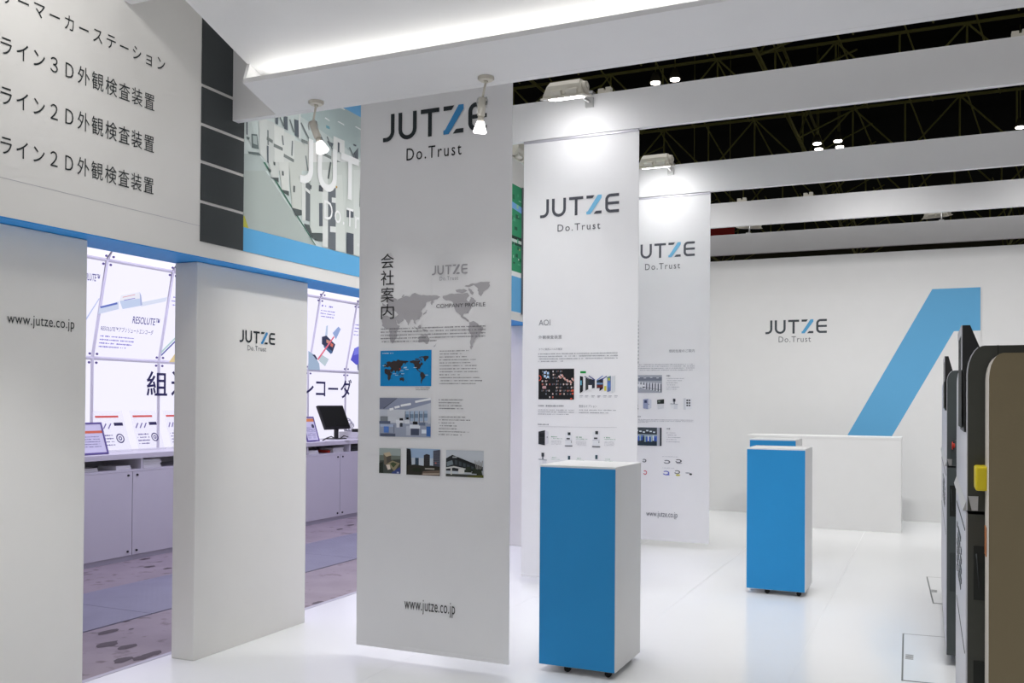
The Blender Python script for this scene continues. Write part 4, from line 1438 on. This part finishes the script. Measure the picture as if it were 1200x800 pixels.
# tan side panel with a rounded corner
YT = 2.46
xt, zt3 = at_y(1159.0, 430, YT).x, at_y(1180, 413.3, YT).z
pts = [(xt, 0.07), (xt, zt3 - 0.062)] + [(xt + 0.030 + math.cos(math.radians(a)) * 0.030, zt3 - 0.062 + math.sin(math.radians(a)) * 0.062) for a in (165, 150, 135, 120, 105, 90)] + [(MX + 1.12, zt3), (MX + 1.12, 0.07)]
tp = B().prism([(x, YT, z) for x, z in pts], (0, 2.619 - YT, 0)).build('side_panel', M['tan'], m1, label='tan side panel with a rounded corner')
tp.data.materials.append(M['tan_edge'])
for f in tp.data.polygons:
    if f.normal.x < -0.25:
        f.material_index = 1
ya = at_y(1142.5, 546, 2.56)
yb = at_y(1157.5, 574.5, 2.56)
B().box((ya.x, 2.535, yb.z), (yb.x, 2.622, ya.z), 0.005, 3).build('handle', M['yellow'], m1, label='yellow handle')
B().box((xt - 0.002, 2.54, 1.06), (xt - 0.0002, 2.60, 1.13)).build('warning_strip', mat('orange_strip', (0.45, 0.16, 0.05), 0.5), tp)
# red emergency button
e = at_y(1118.5, 522, 5.62)
B().box((e.x + 0.002, 5.60, e.z - 0.03), (e.x + 0.02, 5.629, e.z + 0.03)).build('button_bracket', M['machine_rear'], m2)
B().cyl((e.x + 0.002, 5.612, e.z), (e.x - 0.007, 5.612, e.z), 0.013, 0.013, 14).cyl((e.x - 0.007, 5.612, e.z), (e.x - 0.013, 5.612, e.z), 0.022, 0.020, 18).build('stop_button', M['red'], m2, label='red mushroom stop button')

# ------------------------------------------------------------------ the neighbouring stand seen through the openings
XN, ZN = -6.634, -0.04                          # front of its counter, its floor
dc = empty('display_counter', (XN - 0.3, 8.5, ZN), 'long pale counter with low doors seen through the openings', 'counter')
yc0, yc1 = 3.9, 13.0
box('plinth', (XN - 0.5, yc0, ZN), (XN - 0.012, yc1, 0.006), M['aluminium'], dc)
box('worktop', (XN - 0.6, yc0, 0.884), (XN + 0.012, yc1, 0.932), M['counter'], dc, 0.003)
box('shelf', (XN - 0.5, yc0, 0.768), (XN, yc1, 0.788), M['counter'], dc)
box('back_panel', (XN - 0.52, yc0, 0.006), (XN - 0.5, yc1, 0.884), M['counter'], dc)
yg = 6.31
y = yg - 0.818 * 3
k = 1
while y < yc1 - 0.2:
    y0, y1 = max(y, yc0), min(y + 0.814, yc1)
    d = box('door', (XN - 0.018, y0 + 0.002, 0.008), (XN, y1 - 0.002, 0.766), M['counter'], dc)
    side = y1 - 0.05 if k % 2 == 1 else y0 + 0.05
    for z in (0.735, 0.045):
        B().cyl((XN, side, z), (XN + 0.010, side, z), 0.010, 0.010, 12).build('knob', M['black'], d)
    y += 0.818
    k += 1
for yd in (5.05, 6.42, 7.70, 8.925, 9.795, 11.1, 12.2):
    box('divider', (XN - 0.5, yd - 0.01, 0.788), (XN - 0.002, yd + 0.01, 0.884), M['counter'], dc)

XB = -7.23
ZTOP = 2.735
bw = empty('backlit_display_wall', (XB - 0.1, 8.5, ZN), 'violet-white backlit display wall with posters, leaning over the pale counter', 'display wall')
seams = [3.872, 4.704, 5.536, 6.3684, 7.2, 8.038, 8.876, 9.7137, 10.542, 11.37, 12.20, 13.03]
ZM, XT, XT2, ZT2 = 1.815, -7.05, -6.86, 2.95
up = Vector((XT - XB, 0, ZTOP - ZM)).normalized()
up2 = Vector((XT2 - XT, 0, ZT2 - ZTOP)).normalized()
for a, b in zip(seams, seams[1:]):
    box('light_panel', (XB - 0.02, a + 0.018, 0.90), (XB, b - 0.018, ZM - 0.018), M['backlit'], bw)
    g = 0.018
    n = Vector((0, 1, 0)).cross(up)
    n = Vector((up.z, 0, -up.x))
    B().prism([Vector((XB, a + g, ZM)) + up * g, Vector((XB, b - g, ZM)) + up * g, Vector((XT, b - g, ZTOP)) - up * g, Vector((XT, a + g, ZTOP)) - up * g], -n * 0.02).build('light_panel', M['backlit'], bw)
    n2 = Vector((up2.z, 0, -up2.x))
    B().prism([Vector((XT, a + g, ZTOP)) + up2 * g, Vector((XT, b - g, ZTOP)) + up2 * g, Vector((XT2, b - g, ZT2)), Vector((XT2, a + g, ZT2))], -n2 * 0.02).build('light_panel', M['backlit_top'], bw)
for s in seams:
    B().tube([(XB - 0.006, s, 0.90), (XB - 0.006, s, ZM), (XT - 0.006, s, ZTOP), (XT2 - 0.006, s, ZT2)], 0.019, 8).build('post', M['rail'], bw)
for x, z in ((XB - 0.006, ZM), (XT - 0.006, ZTOP)):
    B().cyl((x, seams[0], z), (x, seams[-1], z), 0.019, 0.019, 10).build('rail', M['rail'], bw)
st_ = B()
for s in seams:
    for base, u0, u1 in ((Vector((XB, 0, ZM)), Vector((0, 0, -1)), up), (Vector((XT, 0, ZTOP)), -up, up2)):
        for uu in (u0, u1):
            for sy in (-0.042, 0.042):
                q = base + uu * 0.042 + Vector((0.002, s + sy, 0))
                st_.cyl(q, q + Vector((0.012, 0, -0.002)), 0.011, 0.011, 8)
st_.build('stud', M['frame'], bw, kind='stuff')
box('back_board', (XB - 0.16, seams[0] - 0.1, ZN), (XB - 0.10, seams[-1] + 0.1, 3.0), M['counter'], bw)
VI, VI2 = rgb(40, 32, 130), rgb(110, 100, 200)
# big letters on the vertical panels
big = facing_x(XB + 0.015)
pr = Print(big, 0.001)
c0 = big.px(171.5, 463.5)
c1_ = big.px(196, 435.5)
e1 = big.px(412, 467)[0]
ew = c1_[0] - c0[0]
pr.text('組', c0[0], c0[1], c1_[0], c1_[1], rgb(20, 16, 70), 2, 1.0, 0.012).cut()
pr.text('込', c1_[0] + 0.055, c0[1], c1_[0] + 0.055 + ew, c1_[1] + 0.01, rgb(20, 16, 70), 2, 1.0, 0.012).cut()
kb, kt = big.px(380, 464)[1], big.px(380, 446)[1]
for ch, x0, y0, x1, y1 in (('ン', 349, 463.5, 367.6, 448.5), ('コ', 370, 464, 381.2, 447), ('ー', 384.5, 456.5, 396, 454.3), ('ダ', 398.8, 466.5, 412, 444.5)):
    pr.tpx(ch, x0, y0, x1, y1, rgb(20, 16, 70), 2, 1.0, 0.012).cut()
pr.build('lettering', bw, M['ink_backlit'])
# posters on the leaning panels
PU = Plane((XB + 0.015, 0, ZM), (0, 1, 0), up)
pr = Print(PU, 0.001)
a0, b0 = PU.px(154.8, 378.5)
a1, b1 = PU.px(186, 381.5)
bh = 0.072
pr.text('RESOLUTE™', a0, b0, a1, b0 + bh, VI, 2, 1.0, 0.006).cut()
a0, b0 = PU.px(117.8, 387)
a1, _ = PU.px(179, 391.5)
pr.text('RESOLUTE™アブソリュートエンコーダ', a0, b0, a1, b0 + 0.05, VI, 2, 1.0, 0.002).cut()
a1, b0 = PU.px(117, 343)
pr.text('RESOLUTE™', a1 - 0.26, b0 + 0.10, a1 - 0.03, b0 + 0.17, VI, 2, 1.0, 0.006).cut()
pr.build('lettering', bw, M['ink_backlit'])
pr = Print(PU, 0.001)
a0, b0 = PU.px(117.5, 391.5)
a1, b1 = PU.px(160, 407)
pr.para(a0, b0, a0 + 0.41, b0 - 0.135, 4, VI2, 2, 0.45, 0.8)
a0, b0 = PU.px(378, 358.5)
pr.para(a0 - 0.02, b0 + 0.03, a0 + 0.22, b0 - 0.01, 1, VI2, 2, 0.8, 1)
pr.para(a0 - 0.02, b0 - 0.04, a0 + 0.28, b0 - 0.15, 3, VI2, 2, 0.45, 1)
a0, b0 = PU.px(418, 379)
pr.para(a0 - 0.03, b0, a0 + 0.3, b0 - 0.18, 4, VI2, 2, 0.4, 1)
a0, b0 = PU.px(202, 346)
pr.para(a0, b0, a0 + 0.2, b0 - 0.12, 3, VI2, 2, 0.4, 1)
pr.build('small_print', bw, M['ink_backlit'], None, 'stuff')
pr = Print(PU, 0.001)
# the pale encoder and its scale
pr.ppx([(116, 361), (139, 353), (139, 362), (115, 368)], rgb(208, 216, 240), 1)
pr.ppx([(166, 354), (196, 348), (194, 353), (165, 359)], rgb(220, 226, 244), 1)
pr.ppx([(117, 359), (137, 354), (137.5, 356.3), (118, 361)], rgb(92, 112, 190), 2)
pr.ppx([(140, 352.5), (164, 349.5), (165.2, 358), (143.5, 362)], rgb(196, 210, 238), 2)
pr.ppx([(141.5, 346), (163.5, 342), (164, 349.5), (140, 352.5)], rgb(238, 238, 248), 2)
pr.ppx([(163.5, 342), (165.2, 346), (166.5, 357), (164.4, 358)], rgb(170, 180, 220), 2)
pr.ppx([(143.5, 347.8), (158, 344.7), (158, 345.4), (143.5, 348.5)], rgb(220, 150, 160), 3)
pr.ppx([(145, 351.3), (158, 348.9), (158, 349.6), (145, 352)], VI2, 3)
pr.ppx([(101, 372), (116, 349), (116.5, 350.2), (101, 375)], rgb(190, 200, 236), 1)
pr.ppx([(189, 415), (205, 399), (205, 401), (189, 417)], rgb(70, 80, 160), 1)
pr.ppx([(189, 411), (205, 395), (205, 397.5), (189, 414)], rgb(186, 214, 214), 1)
pr.ppx([(198, 424), (205, 414), (205, 424)], rgb(226, 204, 150), 1)
pr.cut()
# laser optics
X2 = lambda x, y: (350 + x * 0.15, 330 + y * 0.15)
for pts_, c, l_ in (([(215, 345), (228, 340), (222, 440), (205, 430)], (190, 205, 230), 1), ([(265, 400), (310, 350), (328, 370), (290, 450)], (150, 170, 215), 1), ([(180, 430), (215, 420), (285, 490), (260, 560), (180, 485)], (44, 50, 76), 2),
                    ([(205, 500), (265, 545), (250, 565), (190, 505)], (70, 100, 140), 3), ([(215, 450), (250, 465), (240, 490), (215, 475)], (200, 140, 120), 4), ([(250, 475), (270, 490), (262, 512), (245, 500)], (210, 110, 90), 4),
                    ([(180, 570), (235, 605), (205, 660), (155, 615)], (190, 206, 214), 1), ([(75, 540), (120, 570), (160, 640), (165, 690), (75, 685)], (160, 180, 205), 1), ([(150, 615), (145, 600), (270, 425), (278, 432)], (226, 110, 130), 5), ([(105, 570), (125, 568), (145, 600), (140, 612), (115, 580)], (40, 44, 70), 2),
                    ([(435, 520), (478, 500), (478, 640), (450, 650), (405, 610)], (84, 84, 200), 1), ([(455, 640), (478, 650), (478, 700), (460, 690)], (90, 100, 140), 2), ([(435, 520), (478, 505), (478, 560), (430, 575)], (120, 124, 226), 2)):
    pr.ppx([X2(*q) for q in pts_], rgb(*c), l_)
pr.build('poster_picture', bw, M['ink_backlit'])

ZW = 0.932


def sheet_stand(x, y_lo, y_hi, zh, label, group='printed sheets in clear stands'):
    r = empty('leaflet_stand', (x, (y_lo + y_hi) / 2, ZW), label, 'leaflet stand', group)
    w = y_hi - y_lo
    lean = -0.13
    u = Vector((lean, 0, zh)).normalized()
    pl_ = Plane((x, y_lo, ZW + 0.012), (0, 1, 0), u)
    n = pl_.n
    Lh = math.hypot(lean, zh)
    B().prism([pl_.at(0, 0), pl_.at(w, 0), pl_.at(w, Lh), pl_.at(0, Lh)], -n * 0.004).build('plate', M['acrylic'], r)
    box('base', (x - 0.10, y_lo, ZW), (x + 0.02, y_hi, ZW + 0.010), M['acrylic'], r)
    p = Print(pl_, 0.0004)
    W2, H2 = w, Lh
    p.rect(0.02, H2 * .83, W2 - 0.06, H2 * .88, rgb(228, 96, 80), 1)
    p.para(0.02, H2 * .42, W2 * .5, H2 * .1, 4, rgb(90, 82, 140), 1, 0.5, 1)
    p.ring((W2 * .72, H2 * .3), W2 * .1, W2 * .135, rgb(70, 64, 110), 1, 18)
    p.ring((W2 * .72, H2 * .3), W2 * .03, W2 * .06, rgb(90, 84, 130), 1, 14)
    p.rect(W2 * .62, H2 * .62, W2 * .92, H2 * .70, rgb(44, 40, 80), 1)
    for k in range(3):
        p.line((W2 * (.08 + .16 * k), H2 * .55), (W2 * (.2 + .16 * k), H2 * .68), .012, rgb(120, 112, 160), 1)
    p.build('printed_sheet', r)
    return r


XS = XN - 0.33
ys = [at_x(119, 520, XS).y, at_x(154, 520, XS).y, at_x(163, 520, XS).y, at_x(193, 520, XS).y]
sheet_stand(XS, ys[0], ys[1], 0.37, 'clear stand with a printed sheet just right of the violet framed sign')
sheet_stand(XS, ys[2], ys[3], 0.37, 'clear stand with a printed sheet under the big black character')
y_ = at_x(202, 520, XS).y
sheet_stand(XS, y_, y_ + 0.27, 0.37, 'clear stand with a printed sheet cut off by the wall column')


def framed_sign(x, y_lo, y_hi, zh, label, orange_top, group='framed signs on the pale counter'):
    r = empty('framed_sign', (x, (y_lo + y_hi) / 2, ZW), label, 'sign', group)
    u = Vector((-0.10, 0, zh)).normalized()
    pl_ = Plane((x, y_lo, ZW + 0.004), (0, 1, 0), u)
    w, hh = y_hi - y_lo, math.hypot(0.10, zh)
    t = 0.016
    f = B()
    for a, b, c, d in ((0, 0, w, t), (0, hh - t, w, hh), (0, t, t, hh - t), (w - t, t, w, hh - t)):
        f.prism([pl_.at(a, b), pl_.at(c, b), pl_.at(c, d), pl_.at(a, d)], -pl_.n * 0.014)
    f.build('frame', M['frame'], r)
    p = Print(pl_, -0.004)
    p.rect(t, t, w - t, hh - t, rgb(226, 224, 238), 0)
    p.rect(t, hh * (.66 if not orange_top else .80), w - t, hh * (.74 if not orange_top else .92), rgb(232, 120, 84) if not orange_top else rgb(236, 150, 90), 1)
    p.para(t + 0.02, hh * .58, w * .85, hh * .12, 6, rgb(110, 106, 150), 1, 0.35, 0.4)
    if orange_top:
        for i in range(3):
            for j in range(2):
                p.rect(w * (.15 + .4 * j), hh * (.12 + .13 * i), w * (.38 + .4 * j), hh * (.2 + .13 * i), rgb(206, 206, 222), 2)
        p.disc((w * .75, hh * .62), .025, rgb(80, 80, 100), 2)
    p.build('printed_sheet', r)
    B().prism([pl_.at(w * .4, hh * .6, -.015), pl_.at(w * .6, hh * .6, -.015), (x - 0.16, y_lo + w * .6, ZW + 0.001), (x - 0.16, y_lo + w * .4, ZW + 0.001)], (-0.004, 0, 0)).build('strut', M['frame'], r)
    return r


xs = XN - 0.10
yb_ = at_x(128, 527, xs).y
framed_sign(xs, yb_ - 0.42, yb_, at_x(123, 495, xs - 0.09).z - ZW, 'violet framed sign with an orange bar at the left end of the counter', False)
yb_ = at_x(375, 514, xs).y
framed_sign(xs, yb_ - 0.24, yb_, 0.295, 'violet framed sign with an orange top beside the black monitor', True)

# monitor
mx = XN - 0.30
y0m, y1m = at_x(382, 500, mx).y, at_x(411, 500, mx).y
zb_, zt2 = at_x(396, 502, mx).z, at_x(390, 475, mx - 0.12).z
mn = empty('monitor', (mx - 0.05, (y0m + y1m) / 2, ZW), 'black tilted computer monitor on the counter behind the second opening', 'monitor')
um = Vector((-0.13, 0, zt2 - zb_)).normalized()
pm = Plane((mx, y0m, zb_), (0, 1, 0), um)
wm, hm = y1m - y0m, math.hypot(0.13, zt2 - zb_)
B().prism([pm.at(0, 0), pm.at(wm, 0), pm.at(wm, hm), pm.at(0, hm)], -pm.n * 0.03).build('casing', M['black'], mn)
B().prism([pm.at(.02, .03, .001), pm.at(wm - .02, .03, .001), pm.at(wm - .02, hm - .02, .001), pm.at(.02, hm - .02, .001)], -pm.n * 0.002).build('screen', M['screen'], mn)
yc = (y0m + y1m) / 2
B().box((mx - 0.05, yc - 0.03, ZW + 0.012), (mx - 0.02, yc + 0.03, zb_ + 0.06)).build('neck', M['black'], mn)
B().box((mx - 0.13, yc - 0.10, ZW), (mx + 0.06, yc + 0.10, ZW + 0.012), 0.004, 1).build('base', M['black'], mn)
# white device right of the monitor, coil of cable on it
ydv = y1m + 0.02
dv = empty('white_device', (XN - 0.15, ydv + 0.3, ZW), 'low white device box right of the black monitor', 'device')
box('casing', (XN - 0.50, ydv, ZW), (XN - 0.06, ydv + 0.55, ZW + 0.085), M['counter'], dv, 0.005)
box('slot', (XN - 0.0605, ydv + 0.06, ZW + 0.04), (XN - 0.058, ydv + 0.5, ZW + 0.06), M['black'], dv)
kb_ = empty('black_tray', (XN - 0.2, ydv + 0.2, ZW + 0.085), 'flat black box lying on the white device', 'box')
box('casing', (XN - 0.30, ydv + 0.0, ZW + 0.0855), (XN - 0.08, ydv + 0.5, ZW + 0.125), M['black'], kb_, 0.006)
cw = B()
cc = Vector((XN - 0.42, ydv + 0.075, ZW + 0.087))
for k, rr_ in enumerate((0.085, 0.07, 0.055)):
    cw.tube([cc + Vector((0.03 * k + 0.01 * math.sin(t), math.cos(t * 0.349) * rr_, rr_ + 0.006 + math.sin(t * 0.349) * rr_)) for t in range(19)], 0.007, 6)
tag(cw.build('cable_coil', M['machine_front']), 'upright coil of pale cable right of the black monitor', 'cable')
cw = B()
p0 = at_x(377, 512, XN - 0.12)
cw.tube([(XN - 0.12, p0.y + 0.02 + 0.09 * k, ZW + 0.008 + 0.045 * math.sin(k * 0.9) ** 2) for k in range(7)], 0.007, 6)
tag(cw.build('cable', M['black']), 'black cable on the counter in front of the monitor', 'cable')
# papers on the worktop
for yy, xx, rz, lab in ((at_x(366, 517, XN - 0.05).y + 0.30, XN - 0.11, 0.2, 'loose white sheets beside the orange topped sign'), (at_x(398, 514.5, XN - 0.05).y, XN - 0.1, -0.25, 'loose white sheets in front of the black monitor')):
    t = B()
    t.box((-0.105, -0.15, 0), (0.105, 0.15, 0.004), 0, 1, Matrix.Translation((xx, yy, ZW + 0.0005)) @ Matrix.Rotation(rz, 4, 'Z'))
    tag(t.build('paper_sheets', M['paper']), lab, 'papers', 'papers on the pale counter')
# things in the open shelf
for xpix, wd, hgt, lab, m_, dep in ((139, 0.17, 0.035, 'thin stack of white brochures in the shelf behind the first opening', 'paper', 0.03), (103, 0.16, 0.03, 'white booklet at the left edge of the first opening', 'paper', 0.06),
                                    (171, 0.22, 0.078, 'thick white book block right of the shelf divider', 'paper', 0.03), (364, 0.20, 0.045, 'white box left in the shelf behind the second opening', 'paper', 0.03), (394.5, 0.22, 0.055, 'white box right in the shelf behind the second opening', 'paper', 0.05)):
    y0 = at_x(xpix, 545, XN).y
    r = empty('brochure_stack', (XN - 0.15, y0 + wd / 2, 0.788), lab, 'brochures', 'brochures in the counter shelf')
    b = B()
    n = max(2, int(hgt / 0.012))
    for k in range(n):
        o_ = 0.004 * ((k * 7) % 3)
        b.box((XN - 0.26, y0 + o_, 0.7885 + hgt * k / n), (XN - dep - o_, y0 + wd - o_, 0.7885 + hgt * (k + 0.94) / n))
    b.build('booklet', M[m_], r)
rb = box('red_folder', (XN - 0.25, at_x(389, 531, XN).y, 0.789), (XN - 0.06, at_x(391.5, 531, XN).y, 0.82), M['red'])
tag(rb, 'small red folder between the white boxes in the counter shelf', 'folder')
db = empty('black_device', (XN - 0.2, at_x(415, 527, XN).y, 0.788), 'black device in the shelf at the right edge of the second opening', 'device')
yd0 = at_x(410.8, 527, XN).y
box('casing', (XN - 0.3, yd0 + 0.025, 0.7885), (XN - 0.03, yd0 + 0.36, 0.878), M['black'], db)
B().box((XN - 0.031, yd0 + 0.06, 0.80), (XN - 0.028, yd0 + 0.3, 0.815)).box((XN - 0.031, yd0 + 0.06, 0.83), (XN - 0.028, yd0 + 0.3, 0.85)).build('grille', M['charcoal'], db)

# ------------------------------------------------------------------ the exhibition hall
box('ceiling', (-7.6, 3.0, 3.30), (-3.95, 13.2, 3.36), M['counter'], kind='structure', label='unseen board added over the neighbouring stand to block hall light')  # added out of sight to keep white hall light off the neighbouring stand
box('ceiling', (-70, -25, 19.0), (70, 110, 19.2), M['roof'], kind='structure', label='dark roof of the exhibition hall')
box('wall_far', (-70, 104, -0.3), (70, 104.5, 19.0), M['hallwall'], kind='structure', label='dark far wall of the hall')


def truss_x(Y, x0, x1, z0, z1, step, r, lab):
    t = empty('roof_truss', ((x0 + x1) / 2, Y, z0), lab, 'roof truss', 'dark trusses crossing the hall roof')
    B().cyl((x0, Y, z0), (x1, Y, z0), r, r, 6).build('bottom_chord', M['rooftruss'], t)
    B().cyl((x0, Y, z1), (x1, Y, z1), r, r, 6).build('top_chord', M['rooftruss'], t)
    w = B()
    x, k = x0, 0
    while x < x1 - 0.1:
        w.cyl((x, Y, z0), (x, Y, z1), r * .6, r * .6, 5, False)
        a, b = ((x, Y, z0), (x + step, Y, z1)) if k % 2 == 0 else ((x, Y, z1), (x + step, Y, z0))
        w.cyl(a, b, r * .6, r * .6, 5, False)
        w.cyl((x, Y - 3, z1), (x + step / 2, Y + 1, z0), r * .5, r * .5, 5, False)
        x += step
        k += 1
    w.build('web_bars', M['rooftruss'], t, kind='stuff')
    return t


for Y, lab in ((26, 'nearest'), (34, 'second nearest'), (43, 'third nearest'), (53, 'fourth nearest'), (64, 'second farthest'), (76, 'farthest')):
    truss_x(Y, -48, 24, 14.6, 17.4, 2.6, 0.045 + Y * 0.0007, lab + ' dark olive lattice truss crossing the hall roof')
for x, lab in ((-30, 'leftmost'), (-18, 'second from left'), (-6, 'third from left'), (6, 'rightmost')):
    t = empty('roof_purlin', (x, 50, 14.6), lab + ' dark olive lattice purlin running along the hall roof', 'roof truss', 'dark purlins along the hall roof')
    B().cyl((x, 16, 14.7), (x, 96, 14.7), 0.10, 0.10, 6).build('bottom_chord', M['rooftruss'], t)
    B().cyl((x, 16, 17.3), (x, 96, 17.3), 0.08, 0.08, 6).build('top_chord', M['rooftruss'], t)
    w = B()
    for k in range(20):
        y = 16 + k * 4
        w.cyl((x, y, 14.7), (x, y + 4, 17.3), 0.05, 0.05, 5, False)
        w.cyl((x, y, 14.7), (x + 3, y + 4, 17.3), 0.05, 0.05, 5, False)
    w.build('web_bars', M['rooftruss'], t, kind='stuff')

for i, (x, y, lab) in enumerate(((768, 98, 'left lamp of the glowing pair over the second beam'), (791, 94, 'right lamp of the glowing pair over the second beam'), (957.5, 169, 'upper left lamp of the glowing four over the third beam'),
                                 (959.5, 175.5, 'lower left lamp of the glowing four over the third beam'), (982, 166, 'upper right lamp of the glowing four over the third beam'), (984, 173, 'lower right lamp of the glowing four over the third beam'),
                                 (1195.5, 150, 'single glowing hall lamp at the right end of the third beam'))):
    p = at_z(x, y, 14.2)
    r = empty('hall_lamp', p, lab, 'lamp', 'round hall lamps under the roof')
    B().cyl(p, p + Vector((0, 0, 0.05)), 0.19, 0.19, 20).build('lens', M['hall_lamp'], r)
    B().cyl(p + Vector((0, 0, 0.05)), p + Vector((0, 0, 0.45)), 0.24, 0.10, 20).build('shade', M['hallwall'], r)
    B().cyl(p + Vector((0, 0, 0.45)), (p.x, p.y, 19.0), 0.015, 0.015, 6).build('rod', M['rooftruss'], r)
# small red hall sign seen between the far beams
rs = at_y(840, 275, 40)
hs = empty('hall_sign', (rs.x - 0.2, 40, rs.z - 0.12), 'dark red hall sign glimpsed between the farthest beams', 'sign')
box('board', (rs.x - 1.2, 40, rs.z - 0.12), (rs.x + 0.75, 40.05, rs.z + 0.35), M['redsign'], hs)
for x in (-1.0, 0.55):
    B().cyl((rs.x + x, 40.02, rs.z + 0.35), (rs.x + x, 40.02, 19.0), 0.012, 0.012, 6).build('rod', M['rooftruss'], hs)
